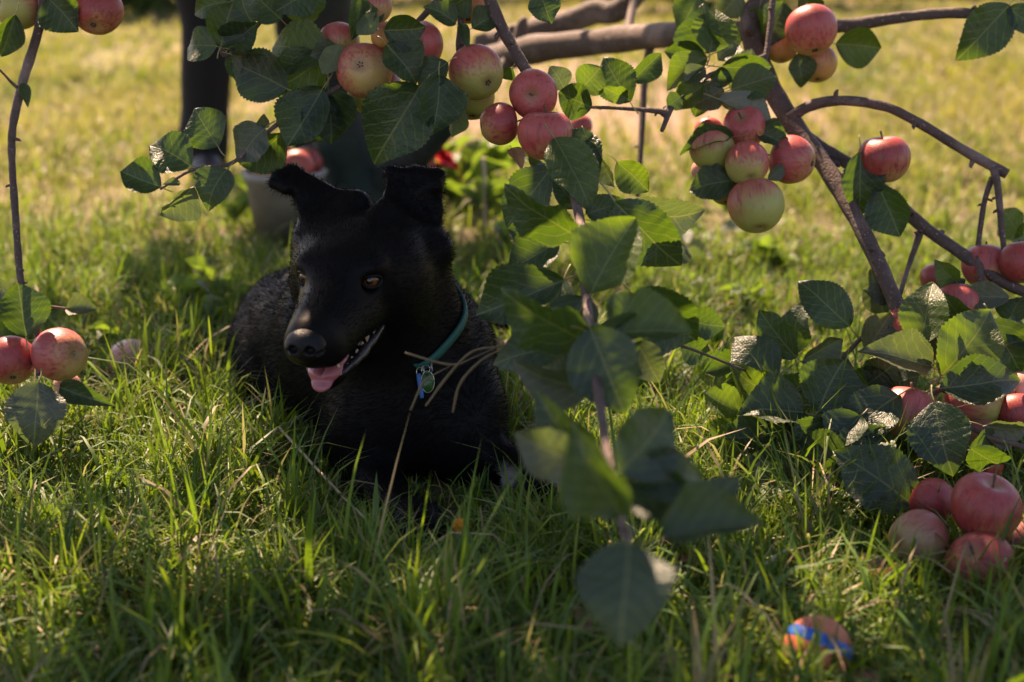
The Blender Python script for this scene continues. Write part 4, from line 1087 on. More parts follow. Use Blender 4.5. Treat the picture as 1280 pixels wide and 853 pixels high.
# ---- coat: short hairs lying back along the body
def coat(n, seed):
    r = np.random.default_rng(seed)
    T = np.concatenate([dq[:, [0, 1, 2]], dq[:, [0, 2, 3]]])
    a, b, c = dv[T[:, 0]], dv[T[:, 1]], dv[T[:, 2]]
    cr = np.cross(b - a, c - a); ar = np.linalg.norm(cr, axis=1); nr = cr / np.maximum(ar, 1e-12)[:, None]
    i = r.choice(len(T), n, p=ar / ar.sum())
    u, v = r.random(n), r.random(n); m = u + v > 1; u[m], v[m] = 1 - u[m], 1 - v[m]
    P = a[i] + (b[i] - a[i]) * u[:, None] + (c[i] - a[i]) * v[:, None]; Nn = nr[i]
    he = np.array(HE); rel = P - he
    lf = rel @ np.array(hf) * 100 / HS; lu = rel @ np.array(hu) * 100 / HS; dist = np.linalg.norm(rel, axis=1)
    head = np.clip((.165 - np.linalg.norm(P - np.array(hp(-2, 0, -2)), axis=1)) / .03, 0, 1)
    ear = (lu > 5.5) & (dist < .25)
    back = np.array(-hf) * head[:, None] + np.array((np.array(rum) - np.array(chest)) / np.linalg.norm(np.array(rum) - np.array(chest)) + np.array((0, 0, -.35)))[None] * (1 - head)[:, None]
    L = .009 * (1 - head) +   .0052 * head; L[ear] = .007
    L *= r.uniform(.6, 1.4, n)
    keep = ~((lf > -4.5) & (lf < 12) & (lu < -4.6) & (lu > -10.5) & (np.abs(rel @ np.array(hl) * 100 / HS) < 3.6)) & ~((dist < .06) & (np.abs(lu) < 1.6) & (lf > -.8) & (np.abs(np.abs(rel @ np.array(hl) * 100 / HS) - 3.35) < 1.6)) & ~((lf > 8.3) & (lf < 14) & (dist < .16))
    P, Nn, back, L = P[keep], Nn[keep], back[keep], L[keep]; n = len(P)
    tdir = back - Nn * np.sum(back * Nn, 1)[:, None]; tdir /= np.maximum(np.linalg.norm(tdir, axis=1), 1e-6)[:, None]
    tdir += r.normal(0, .28, (n, 3))
    d1 = tdir * .8 + Nn * .55; d2 = tdir * .95 + Nn * .18 + np.array((0, 0, -.1))
    side = np.cross(d1, Nn + r.normal(0, .5, (n, 3))); side /= np.maximum(np.linalg.norm(side, axis=1), 1e-6)[:, None]
    w = .00028
    p0 = P - Nn * .0008; p1 = p0 + d1 * (L * .5)[:, None]; p2 = p1 + d2 * (L * .6)[:, None]
    V = np.stack([p0 - side * w, p0 + side * w, p1 - side * w * .8, p1 + side * w * .8, p2], 1).reshape(-1, 3)
    b0 = (np.arange(n) * 5)[:, None]
    wt = np.repeat(white_of(P), 5)
    return mesh_np('coat', V, [b0 + np.array([[0, 1, 3, 2]]), b0 + np.array([[2, 3, 4]])], True, {'white': wt})
coat_o = new_obj('coat', coat(150000, 9), dog, [M_COAT]); coat_o['kind'] = 'stuff'

# ---- eyes
def mat_eye():
    m, nt, out = mat_new('amber_eye')
    tc = nt.nodes.new('ShaderNodeTexCoord').outputs['Object']
    sp = nt.nodes.new('ShaderNodeSeparateXYZ'); nt.links.new(tc, sp.inputs[0])
    d = mth(nt, 'SQRT', mth(nt, 'ADD', mth(nt, 'MULTIPLY', sp.outputs[0], sp.outputs[0]), mth(nt, 'MULTIPLY', sp.outputs[1], sp.outputs[1])))
    n = noise(nt, 12, 3, tc)
    iris = mixc(nt, n, (.07, .020, .004), (.16, .050, .008))
    c = mixc(nt, smooth01(nt, d, .30, .36), (.003, .003, .003), iris)
    c = mixc(nt, smooth01(nt, d, .66, .80), c, (.010, .008, .007))
    p = principled(nt, out, c, .06, .6)
    return m
M_EYE = mat_eye(); M_LID = simple('eyelid', (.006, .0055, .0055), .5, .15, .2, 200)
eye_mb = MB().ellipsoid((0, 0, 0), 1, 1, 1, 20, 14)
EYE = mesh_np('eye', [tuple(v) for v in eye_mb.V], [np.array(eye_mb.Q)]); EYE.materials.append(M_EYE)
for s in (-1, 1):
    c = hp(.15, 3.25 * s, -.1)
    z = (hf * .80 + hl * (.50 * s) + hu * .05).normalized()
    if s > 0: z = (z + (CW - c).normalized() * .5 + Vector((-.4, 0, 0))).normalized()
    x = z.cross(Vector((0, 0, 1))).normalized(); y = z.cross(x)
    o = new_obj('eye', EYE); rr = .0116
    o.matrix_basis = Matrix(((x.x, y.x, z.x, c.x), (x.y, y.y, z.y, c.y), (x.z, y.z, z.z, c.z), (0, 0, 0, 1))) @ Matrix.Scale(rr, 4)
    put(o, dog)
    zz = (hf * .80 + hl * (.50 * s) + hu * .05).normalized(); xx = hu.cross(zz).normalized(); yy = zz.cross(xx)
    lid = MB(); loop = []
    for k in range(25):
        a = 6.28318 * k / 24
        ex, ey = 1.02 * math.cos(a), .66 * math.sin(a) * (1.0 if math.sin(a) > 0 else .85)
        q = Vector((ex, ey)); zr = math.sqrt(max(.04, 1.16 - q.length_squared))
        loop.append(c + (xx * ex + yy * ey + zz * zr) * rr)
    lid.tube(loop, [.0024] * 3, 6, 1)
    lid.build('eyelid', M_LID, dog)
# ---- nose, tongue, teeth
def mat_nose():
    m, nt, out = mat_new('nose_leather')
    tc = nt.nodes.new('ShaderNodeTexCoord').outputs['Object']
    vo = nt.nodes.new('ShaderNodeTexVoronoi'); vo.inputs['Scale'].default_value = 700; nt.links.new(tc, vo.inputs['Vector'])
    principled(nt, out, (.0045, .004, .0045), .40, .22, vo.outputs['Distance'], .4, .0015)
    return m
NS_ = SDF(); NS = HeadSDF(NS_)
NS.ell(hp(11.0, 0, -2.35), (.0125, .0185, .0125), HM, .01)
NS.ell(hp(11.6, 0, -3.1), (.0085, .011, .012), HM, .008)
for s in (-1, 1):
    NS.ell(hp(11.2, 1.15 * s, -2.9), (.011, .009, .009), HM, .006)
    NS.ell(hp(12.3, .85 * s, -2.75), (.006, .0045, .0038), HM, .003, 's')
    NS.cone(hp(11.9, 1.5 * s, -3.2), hp(10.9, 2.2 * s, -3.0), .0028, .0018, .003, None, 's')
nv, nq = NS_.mesh(.0013); nv = relax(nv, nq, 1)
new_obj('nose', mesh_np('nose', nv, [nq]), dog, [mat_nose()])
def mat_tongue():
    m, nt, out = mat_new('tongue')
    tc = nt.nodes.new('ShaderNodeTexCoord').outputs['Object']
    n = noise(nt, 350, 3, tc); n2 = noise(nt, 60, 2, tc)
    c = mixc(nt, n2, (.30, .075, .085), (.42, .14, .15))
    p = principled(nt, out, c, .35, .5, n, .4, .001)
    p.inputs['Subsurface Weight'].default_value = .2; p.inputs['Subsurface Radius'].default_value = (.01, .004, .003)
    return m
TS = SDF()
fl = (hu, 2.6)
TS.cone(hp(-2.0, 0, -6.3), hp(4.5, 0, -6.9), .018, .019, .01, fl)
TS.cone(hp(4.5, 0, -6.9), hp(6.8, .1, -7.3), .019, .0185, .01, fl)
TS.cone(hp(6.8, .1, -7.3), hp(7.9, .1, -8.1), .0175, .013, .012, ((hu + hf * .8).normalized(), 2.8))
TS.cone(hp(1, 0, -5.9), hp(8.1, .1, -7.0), .0036, .0032, .006, None, 's')
tv, tq = TS.mesh(.0016); tv = relax(tv, tq, 2)
new_obj('tongue', mesh_np('tongue', tv, [tq]), dog, [mat_tongue()])
M_TOOTH = simple('tooth', (.55, .44, .30), .3, .5, .2, 300, .05)
M_GUM = simple('gum', (.020, .014, .016), .22, .5, .4, 160, .3)
def tooth(f, l, u, h, r, lean=0.):
    b = hp(f, l, u); t = hp(f + lean, l, u + h)
    MB().tube([b, b.lerp(t, .5), t], [r, r * .85, r * .2], 6, 3).build('tooth', M_TOOTH, dog)
for s in (-1, 1):
    tooth(6.5, 1.5 * s, -7.8, 1.5, .0030, .3)                       # lower canine
    for k, (f, l, h) in enumerate(((5.2, 1.9, .9), (4.2, 2.1, 1.0), (3.1, 2.3, 1.2), (1.9, 2.5, 1.4))):
        tooth(f, l * s, -7.6 + .24 * k, h * .5, .0040)
    for k, (f, l, h) in enumerate(((4.4, 2.1, .8), (3.2, 2.45, .9), (1.8, 2.85, 1.1), (.4, 3.15, .9))):
        tooth(f, l * s * 1.04, -4.95 + .05 * k, -h * 1.25, .0044)
    g_ = MB().tube([hp(6.4, 1.6 * s, -7.8), hp(4.5, 2.2 * s, -7.5), hp(2.5, 2.75 * s, -7.0), hp(0.2, 3.3 * s, -6.3), hp(-2.4, 3.75 * s, -5.3)], [.004, .006, .0065, .006, .004], 8, 6, .18)
    g_.build('lip', M_GUM, dog)
for k in range(-2, 3): tooth(7.0 - .12 * abs(k), .38 * k, -7.9, .4, .0017)

# ---- collar with its tags
cpts = [hit(576, 372)[0], hit(560, 425)[0], hit(540, 458)[0]]
cpts = [p if p is not None else at(560, 420, 1.8) for p in cpts]
cc0 = hp(-8.5, .5, -4.0).lerp(at(512, 430, 1.89), .58)
axis = (at(512, 440, 1.90) - hp(-9, .5, -2.5)).normalized()
nrm = (cpts[0] - cpts[2]).cross(cc0 - cpts[1]).normalized()
if nrm.dot(axis) < 0: nrm = -nrm
x0 = nrm.orthogonal().normalized(); y0 = nrm.cross(x0)
ring = []
for k in range(64):
    a = 6.28318 * k / 64; dr = x0 * math.cos(a) + y0 * math.sin(a)
    r_ = dog_bvh.ray_cast(cc0, dr, .16)
    ring.append((r_[0] - cc0).length if r_[0] is not None else .10)
ring = np.clip(np.array(ring), .05, .112)
for _ in range(3): ring = (np.roll(ring, 1) + ring * 2 + np.roll(ring, -1)) / 4
V, Q = [], []
for k in range(64):
    a = 6.28318 * k / 64; dr = x0 * math.cos(a) + y0 * math.sin(a)
    for (rr, hh) in ((.002, -.0085), (.0052, -.0080), (.0058, 0), (.0052, .0080), (.002, .0085), (.001, 0)):
        V.append(cc0 + dr * (ring[k] + rr * 1.0 + (.0 if dr.x > .35 else -.010)) + nrm * hh * .72)
for k in range(64):
    for j in range(6):
        a, b = k * 6 + j, k * 6 + (j + 1) % 6; a2, b2 = ((k + 1) % 64) * 6 + j, ((k + 1) % 64) * 6 + (j + 1) % 6
        Q.append((a, b, b2, a2))
def mat_collar():
    m, nt, out = mat_new('teal_webbing')
    tc = nt.nodes.new('ShaderNodeTexCoord').outputs['Object']
    w = nt.nodes.new('ShaderNodeTexWave'); w.inputs['Scale'].default_value = 220; nt.links.new(tc, w.inputs['Vector'])
    c = mixc(nt, w.outputs['Fac'], (.003, .060, .053), (.007, .11, .095))
    principled(nt, out, c, .6, .3, w.outputs['Fac'], .5, .001)
    return m
collar = new_obj('collar', mesh_np('collar', [tuple(v) for v in V], [np.array(Q)]), dog, [mat_collar()])
M_METAL = simple('tag_metal', (.55, .53, .50), .3, .5, .1, 100, .05, 1.0)
M_TAG = simple('green_enamel', (.012, .075, .018), .35, .5, .15, 90, .05)
M_BLUE = simple('blue_strap', (.010, .10, .30), .5, .4, .15, 90, .1)
M_LETTER = simple('tag_letters', (.10, .22, .11), .5, .4, .1, 90, .0)
hp_tag = hit(534, 476)[0] or at(534, 476, 1.79)
dtag = (hp_tag - CW).dot(FWD) - .012
tc_ = at(534.5, 477.5, dtag)
tz = (CW - tc_).normalized(); tz = (tz + Vector((.45, 0, 0))).normalized()
ty = (Vector((0, 0, 1)) - tz * tz.z).normalized(); ty.rotate(Quaternion(tz, R(-6))); tx = ty.cross(tz)
sc = dtag / F
def tagp(a, b, z=0.): return tc_ + tx * a * sc + ty * b * sc + tz * z
tb = MB()
n = 36; ra, rb = 8.6, 13.2
for side, z in ((0, .0009), (1, -.0009)):
    for k in range(n): tb.V.append(tagp(ra * math.cos(6.28318 * k / n), rb * math.sin(6.28318 * k / n), z))
tb.V += [tagp(0, 0, .0009), tagp(0, 0, -.0009)]
for k in range(n):
    k2 = (k + 1) % n
    tb.T += [(2 * n, k, k2), (2 * n + 1, n + k2, n + k)]; tb.Q.append((k, n + k, n + k2, k2))
tb.build('name_tag', M_TAG, collar, False)
MB().tube([tagp(ra * math.cos(6.28318 * k / 36), rb * math.sin(6.28318 * k / 36)) for k in range(37)], [.0009, .0009], 6, 1).build('tag_rim', M_METAL, collar)
hole = MB().ellipsoid(tagp(-.8, 8.8, .0009), .0016, .0016, .0016, 10, 6); hole.build('tag_hole', M_CALYX, collar)
for (a, b, r_, tl) in ((-1.5, 16, 5, .9), (6, 18, 5.5, -1.0), (-10, 13, 5.5, 1.0), (-6, 15, 5, -.8)):
    MB().tube([tagp(a, b, .001) + (tx * math.cos(q * .2618) * math.cos(tl) + tz * math.cos(q * .2618) * math.sin(tl) + ty * math.sin(q * .2618)) * r_ * sc for q in range(25)], [.00045, .00045], 6, 1).build('split_ring', M_METAL, collar)
MB().tube([tagp(-12, 11), tagp(-11, 0), tagp(-9, -14), tagp(-8.5, -20)], [.0028, .0030, .0030, .0022], 8, 4).build('blue_clip', M_BLUE, collar)
fc = bpy.data.curves.new('lettering', 'FONT'); fc.body = 'BERUS'; fc.size = 6.2 * sc; fc.align_x = 'CENTER'; fc.align_y = 'CENTER'; fc.extrude = .0002
fo = bpy.data.objects.new('lettering_curve', fc); col.objects.link(fo)
dg = bpy.context.evaluated_depsgraph_get(); lme = bpy.data.meshes.new_from_object(fo.evaluated_get(dg))
bpy.data.objects.remove(fo)
lo_ = new_obj('lettering', lme, None, [M_LETTER])
lx = tx.copy(); lx.rotate(Quaternion(tz, R(28))); ly = tz.cross(lx); lp = tagp(.3, -.5, .0013)
lo_.matrix_basis = Matrix(((lx.x * .8, ly.x, tz.x, lp.x), (lx.y * .8, ly.y, tz.y, lp.y), (lx.z * .8, ly.z, tz.z, lp.z), (0, 0, 0, 1)))
put(lo_, collar)
# ------------------------------------------------------------------ ball
def mat_ball():
    m, nt, out = mat_new('orange_rubber')
    tc = nt.nodes.new('ShaderNodeTexCoord').outputs['Object']
    n = noise(nt, 60, 4, tc); n2 = noise(nt, 500, 2, tc)
    c = mixc(nt, smooth01(nt, n, .35, .7), (.52, .15, .07), (.42, .10, .05))
    c = mixc(nt, mth(nt, 'MULTIPLY', smooth01(nt, n, .6, .75), .5), c, (.25, .16, .10))
    principled(nt, out, c, .5, .35, n2, .25, .001)
    return m
M_BALL = mat_ball()
M_BAND = simple('blue_rubber', (.012, .10, .42), .4, .4, .2, 80, .1)
bd = gdepth(853); bc = at(1021, 822, bd); br = 43 * bd / F
bc.z = br * .93
ball = new_obj('ball', MB().ellipsoid((0, 0, 0), br, br, br, 36, 24).build('ball', M_BALL).data) if False else MB().ellipsoid((0, 0, 0), br, br, br, 36, 24).build('ball', M_BALL)
ball.location = bc; tag(ball, 'orange rubber ball with a blue stripe half sunk in the grass', 'ball')
bax = (UPV * .90 + RGT * .36 + FWD * .10).normalized(); bx_ = bax.orthogonal().normalized(); by_ = bax.cross(bx_)
mb = MB()
prof = []
for lat in (.14, .16, .26, .38, .50, .52): prof.append(lat)
hts = [1.002, 1.016, 1.02, 1.02, 1.016, 1.002]
for k in range(48):
    a = 6.28318 * k / 48
    for lat, hh in zip(prof, hts):
        lw = lat + .05 * math.sin(a * 2 + 1)
        mb.V.append((bx_ * math.cos(a) * math.cos(lw) + by_ * math.sin(a) * math.cos(lw) + bax * math.sin(lw)) * br * hh)
for k in range(48):
    for j in range(5):
        mb.Q.append((k * 6 + j, ((k + 1) % 48) * 6 + j, ((k + 1) % 48) * 6 + j + 1, k * 6 + j + 1))
o = mb.build('stripe', M_BAND); o.parent = ball

# ------------------------------------------------------------------ bucket of picked apples
M_BUCKET = simple('weathered_grey_plastic', (.32, .30, .28), .85, .2, .5, 18, .5)
bk = ground(359, 304); bk_d = gdepth(306)
bucket = empty('bucket', bk, 'weathered grey bucket of picked apples beside the mossy trunk', 'bucket')
top_r, bot_r, bh = .088, .060, .165
mb = MB(); seg = 40
P = [(bot_r * .02, .004), (bot_r, .004), (bot_r + .004, .0), (top_r - .004, bh - .02), (top_r, bh - .02), (top_r + .004, bh - .004), (top_r, bh), (top_r - .008, bh - .004), (bot_r - .004, .012), (bot_r * .02, .012)]
for r_, z in P:
    for k in range(seg): mb.V.append(bk + Vector((r_ * math.cos(6.28318 * k / seg), r_ * math.sin(6.28318 * k / seg), z)))
for i in range(len(P) - 1):
    for k in range(seg):
        k2 = (k + 1) % seg; mb.Q.append((i * seg + k, i * seg + k2, (i + 1) * seg + k2, (i + 1) * seg + k))
mb.build('pail', M_BUCKET, bucket)
hm = MB(); hm.tube([bk + Vector((top_r * math.cos(a) * 1.02, .03 + top_r * 1.0 * math.sin(a) , bh - .01 - .03 * math.sin(a))) for a in [math.pi * k / 16 for k in range(17)]], [.003, .003], 6, 1)
hm.build('handle', M_METAL, bucket)
for k, (dx, dy, dz, kd, lb) in enumerate(((-.028, -.035, .014, 'orange', 'orange-red picked apple on the camera side of the bucket rim'), (.035, -.035, .012, 'pink', 'pink picked apple heaped in the bucket near the handle side'), (-.01, .03, .018, 'red', 'red picked apple topmost in the bucket'),
        (.045, .03, .008, 'red', 'red picked apple against the bucket rim by the trunk'), (-.045, .03, .006, 'blush', 'green-flushed picked apple at the back of the bucket'))):
    o = apple(0, 0, 10, kd, lb, 'picked apples in the bucket', 1.5, (.3, .5, .5))
    o.matrix_basis = Matrix.Translation(bk + Vector((dx, dy, bh + dz))) @ Matrix.Rotation(k * 1.3, 4, 'X') @ Matrix.Scale(.036, 4)

# ------------------------------------------------------------------ person standing behind
M_TROUSER = simple('black_trousers', (.010, .010, .011), .8, .25, .3, 120, .3)
M_SHOE = simple('black_shoe', (.012, .012, .013), .5, .4, .2, 60, .1)
M_JACKET = simple('dark_jacket', (.020, .024, .030), .8, .25, .3, 90, .3)
M_SKIN = simple('skin', (.42, .25, .18), .5, .4, .12, 60, .08)
M_HAIR = simple('dark_hair', (.03, .02, .014), .6, .4, .3, 150, .4)
fl_ = ground(258, 219); fr_ = ground(392, 205)
mid_ = (fl_ + fr_) / 2
person = empty('person', mid_, 'person in black trousers and black shoes standing behind the bucket', 'person')
fw = Vector((.25, -.97, 0)).normalized()
def up_(v, z): return Vector((v.x, v.y, z))
hipl, hipr = mid_ + Vector((-.10, .02, .92)), mid_ + Vector((.10, .0, .92))
TR_ = SDF()
for f0, hp0 in ((fl_, hipl), (fr_, hipr)):
    kn = f0.lerp(hp0, .52); kn.z = .50; kn += fw * .03
    TR_.cone(up_(f0, .09), kn, .062, .078, .03); TR_.cone(kn, hp0, .080, .095, .04)
    TR_.cone(up_(f0, .04) + fw * .01, up_(f0, .12), .058, .058, .03)
TR_.ell(mid_ + Vector((0, .01, .95)), (.17, .125, .12), None, .05)
pv, pq = TR_.mesh(.011); pv = relax(pv, pq, 1)
fold_ = wave2(pv[:, 2] * 1.0 + pv[:, 0] * .6, pv[:, 1] + pv[:, 0] * .8, 2.4, 61); pv[:, 0] += .006 * fold_; pv[:, 1] -= .006 * fold_
tro = new_obj('trousers', mesh_np('trousers', pv, [pq]), person, [M_TROUSER])
for f0 in (fl_, fr_):
    SH = SDF(); SH.cone(up_(f0, .045) - fw * .04, up_(f0, .035) + fw * .10, .043, .040, .02); SH.cone(up_(f0, .02) - fw * .045, up_(f0, .02) + fw * .15, .036, .034, .02); SH.cone(up_(f0, .09) - fw * .02, up_(f0, .05), .048, .044, .02)
    v_, q_ = SH.mesh(.007); v_[:, 2] = np.maximum(v_[:, 2], .001); new_obj('shoe', mesh_np('shoe', v_, [q_]), person, [M_SHOE])
sh = mid_ + Vector((0, .02, 1.42)); neck = mid_ + Vector((0, .01, 1.50)); hd = mid_ + fw * .04 + Vector((0, 0, 1.66))
JK = SDF(); JK.cone(mid_ + Vector((0, .01, .98)), mid_ + Vector((0, .02, 1.30)), .150, .165, .06, (Vector((0, 1, 0)), 1.35)); JK.cone(sh + Vector((-.15, 0, 0)), sh + Vector((.15, 0, 0)), .068, .068, .06)
BD = SDF(); hands = []
for s in (-1, 1):
    e0 = sh + Vector((.19 * s, 0, -.02)); e1 = e0 + Vector((.07 * s, -.08, -.24)); e2 = e1 + fw * .2 + Vector((0, 0, .12))
    JK.cone(e0, e1, .058, .048, .03); JK.cone(e1, e2, .046, .038, .02)
    e3 = e2 + (e2 - e1).normalized() * .06
    BD.cone(e1, e2, .034, .026, .02); BD.ell(e3, (.032, .038, .022), None, .015)
    for q in range(4):
        b0 = e3 + Vector((.022 * (q - 1.5) * .85, 0, 0)) + (e2 - e1).normalized() * .025; L_ = (.068, .078, .074, .058)[q]
        d0 = (e2 - e1).normalized(); b1 = b0 + d0 * L_ * .55; b2 = b1 + (d0 * .5 + Vector((0, 0, -.6))).normalized() * L_ * .5
        BD.cone(b0, b1, .0095, .0088, .004); BD.cone(b1, b2, .0088, .0075, .004)
    t0 = e3 - Vector((.03 * s, 0, .0)); BD.cone(t0, t0 + fw * .035 - Vector((.018 * s, 0, -.005)), .011, .010, .006); BD.cone(t0 + fw * .035 - Vector((.018 * s, 0, -.005)), t0 + fw * .06 - Vector((.012 * s, 0, 0)), .010, .008, .004)
v_, q_ = JK.mesh(.011); v_ = relax(v_, q_, 1); new_obj('jacket', mesh_np('jacket', v_, [q_]), person, [M_JACKET])
BD.cone(sh + Vector((0, 0, .02)), hd + Vector((0, .02, -.05)), .062, .056, .03)
for s in (-1, 1): BD.cone(sh, sh + Vector((.18 * s, 0, -.03)), .06, .05, .03); BD.cone(sh + Vector((.19 * s, 0, -.02)), sh + Vector((.26 * s, -.08, -.26)), .045, .036, .02)
BD.cone(sh, mid_ + Vector((0, .01, 1.0)), .11, .11, .04)
for f0, hp0 in ((fl_, hipl), (fr_, hipr)):
    kn = f0.lerp(hp0, .52); kn.z = .50; BD.cone(mid_ + Vector((0, .01, .98)), hp0, .10, .085, .04); BD.cone(hp0, kn, .08, .055, .03); BD.cone(kn, up_(f0, .07), .05, .036, .03)
sd = Vector((0, 0, 1)).cross(fw) * -1
BD.ell(hd + Vector((0, .012, .02)), (.074, .092, .098), None, .03); BD.ell(hd + fw * .03 + Vector((0, 0, -.055)), (.052, .055, .058), None, .03)
BD.cone(hd + fw * .088 + Vector((0, 0, .012)), hd + fw * .108 + Vector((0, 0, -.022)), .009, .014, .012)
for s in (-1, 1):
    BD.ell(hd + sd * (.074 * s) + Vector((0, 0, -.005)), (.014, .022, .032), None, .008)
    BD.ell(hd + fw * .088 + sd * (.032 * s) + Vector((0, 0, .008)), (.014, .012, .008), None, .01, 's')
BD.cone(hd + fw * .098 + sd * .02 + Vector((0, 0, -.055)), hd + fw * .098 - sd * .02 + Vector((0, 0, -.055)), .006, .006, .005)
v_, q_ = BD.mesh(.0075); v_ = relax(v_, q_, 1); new_obj('body', mesh_np('body', v_, [q_]), person, [M_SKIN])
for s in (-1, 1): MB().ellipsoid(hd + fw * .076 + sd * (.032 * s) + Vector((0, 0, .008)), .011, .011, .011, 10, 8).build('eye', M_EYE, person)
HR = SDF(); HR.ell(hd + Vector((0, .025, .045)) - fw * .015, (.082, .098, .088), None, .02); HR.ell(hd - fw * .06 + Vector((0, 0, -.02)), (.07, .06, .08), None, .02); HR.ell(hd + fw * .12 + Vector((0, 0, -.03)), (.09, .09, .095), None, .01, 's')
v_, q_ = HR.mesh(.008); v_ += RNG.normal(0, .0015, v_.shape); new_obj('hair', mesh_np('hair', v_, [q_]), person, [M_HAIR])

# ------------------------------------------------------------------ small plants and litter
wrg = random.Random(21)
def weed(px, py, size, n, label, group, mat=M_WEED, up=.6):
    b = ground(px, py); w = empty('weed', b, label, 'weed', group)
    for k in range(n):
        a = wrg.uniform(0, 6.28); L = size * wrg.uniform(.6, 1.2)
        ax = Vector((math.cos(a), math.sin(a), wrg.uniform(.1, up * 2))).normalized()
        st = b + Vector((math.cos(a), math.sin(a), 0)) * size * .1 + Vector((0, 0, wrg.uniform(0, size * up)))
        o = new_obj('leaf', WLEAF[wrg.randrange(NV)])
        z = Vector((wrg.uniform(-.4, .4), wrg.uniform(-.4, .4), 1)); x = ax.cross(z).normalized(); z = x.cross(ax)
        wd = L * wrg.uniform(.45, .75)
        o.matrix_basis = Matrix(((x.x * wd, ax.x * L, z.x * L, st.x), (x.y * wd, ax.y * L, z.y * L, st.y), (x.z * wd, ax.z * L, z.z * L, st.z), (0, 0, 0, 1)))
        put(o, w)
    return w
WLEAF = []
for k in range(NV):
    me = leaf_mesh(k); me.materials.append(M_WEED); me.materials.append(M_PETIOLE); WLEAF.append(me)
GW1, GW2, GW3 = 'broad-leaved weeds in the shade behind the dog', 'leafy weeds in the sun past the trunk', 'weeds in the sunny grass under the right branches'
for px, py, s, n in ((225, 395, .07, 9), (262, 420, .06, 8), (200, 440, .05, 7), (150, 430, .05, 6), (245, 455, .06, 7), (285, 395, .06, 7), (180, 395, .05, 6), (265, 365, .055, 7)):
    weed(px, py, s, n, 'low broad-leaved weed in the shade beside the dog\'s haunch', GW1)
for px, py, s, n in ((520, 270, .10, 10), (575, 262, .12, 12), (625, 250, .13, 12), (605, 290, .09, 9), (650, 300, .08, 8), (545, 245, .11, 10), (320, 270, .09, 9), (290, 290, .07, 7), (500, 250, .1, 9), (640, 330, .07, 7)):
    weed(px, py, s, n, 'leafy sunlit weed growing near the red flowers and trunk', GW2, M_WEED, .9)
for px, py, s, n in ((845, 300, .06, 7), (905, 270, .06, 7), (960, 330, .06, 7), (880, 255, .05, 6), (935, 380, .05, 6), (860, 365, .05, 6)):
    weed(px, py, s, n, 'small leafy weed in the sunny grass past the hanging spray', GW3)

M_REDP = simple('red_petal', (.62, .015, .02), .5, .4, .25, 40, .1)
M_YELP = simple('yellow_petal', (.75, .28, .01), .5, .4, .2, 80, .1)
M_STALKG = simple('green_stalk', (.10, .15, .04), .6)
M_STRAW = simple('dry_straw', (.42, .32, .20), .6, .3, .3, 60, .2)
def petals(mb, c, r_, n, tilt, rg, nrm=Vector((0, 0, 1))):
    u = nrm.orthogonal().normalized(); v = nrm.cross(u)
    for k in range(n):
        a = 6.28318 * k / n + rg.uniform(-.1, .1); d = (u * math.cos(a) + v * math.sin(a)); s = nrm.cross(d)
        b = len(mb.V); w = r_ * 2.6 / n
        mb.V += [c, c + d * r_ * .55 - s * w + nrm * tilt * r_ * .5, c + d * r_ * .95 - s * w * .6 + nrm * tilt * r_, c + d * r_ + s * w * .6 + nrm * tilt * r_, c + d * r_ * .55 + s * w + nrm * tilt * r_ * .5]
        mb.Q += [(b + 1, b + 2, b + 3, b + 4)]; mb.T += [(b, b + 1, b + 4)]
for px, py, gy, r_, lb in ((541, 205, 262, .052, 'red flower head tallest of the pair behind the dog\'s ear'), (559, 222, 258, .044, 'smaller lower red flower head behind the dog\'s ear')):
    g0 = ground(px, gy); hd_ = at(px, py, gdepth(gy))
    fl0 = empty('red_flower', g0, lb, 'flower', 'red flowers behind the dog')
    MB().tube([g0, g0.lerp(hd_, .5) + Vector((.01, 0, 0)), hd_], [.003, .0025, .002], 6, 4).build('stalk', M_STALKG, fl0)
    mb = MB()
    for q in range(9):
        d = Vector((wrg.uniform(-1, 1), wrg.uniform(-1, 1), wrg.uniform(-.3, 1))).normalized()
        petals(mb, hd_ + d * r_ * .6, r_ * .7, 5, .2, wrg, d)
    mb.build('flower_head', M_REDP, fl0)
g0 = ground(578, 705); hd_ = at(575, 660, gdepth(705) - .01)
yf = empty('yellow_flower', g0, 'small yellow flower standing in the grass in front of the dog\'s paw', 'flower')
MB().tube([g0, g0.lerp(hd_, .5) + Vector((.006, 0, 0)), hd_], [.0016, .0013, .0012], 6, 4).build('stalk', M_STALKG, yf)
mb = MB(); ndir = Vector((.2, -.5, .8)).normalized()
for q in range(3): petals(mb, hd_ + ndir * .001 * q, .0098 - .0022 * q, 14 - 2 * q, .5 + .4 * q, wrg, ndir)
mb.build('flower_head', M_YELP, yf)

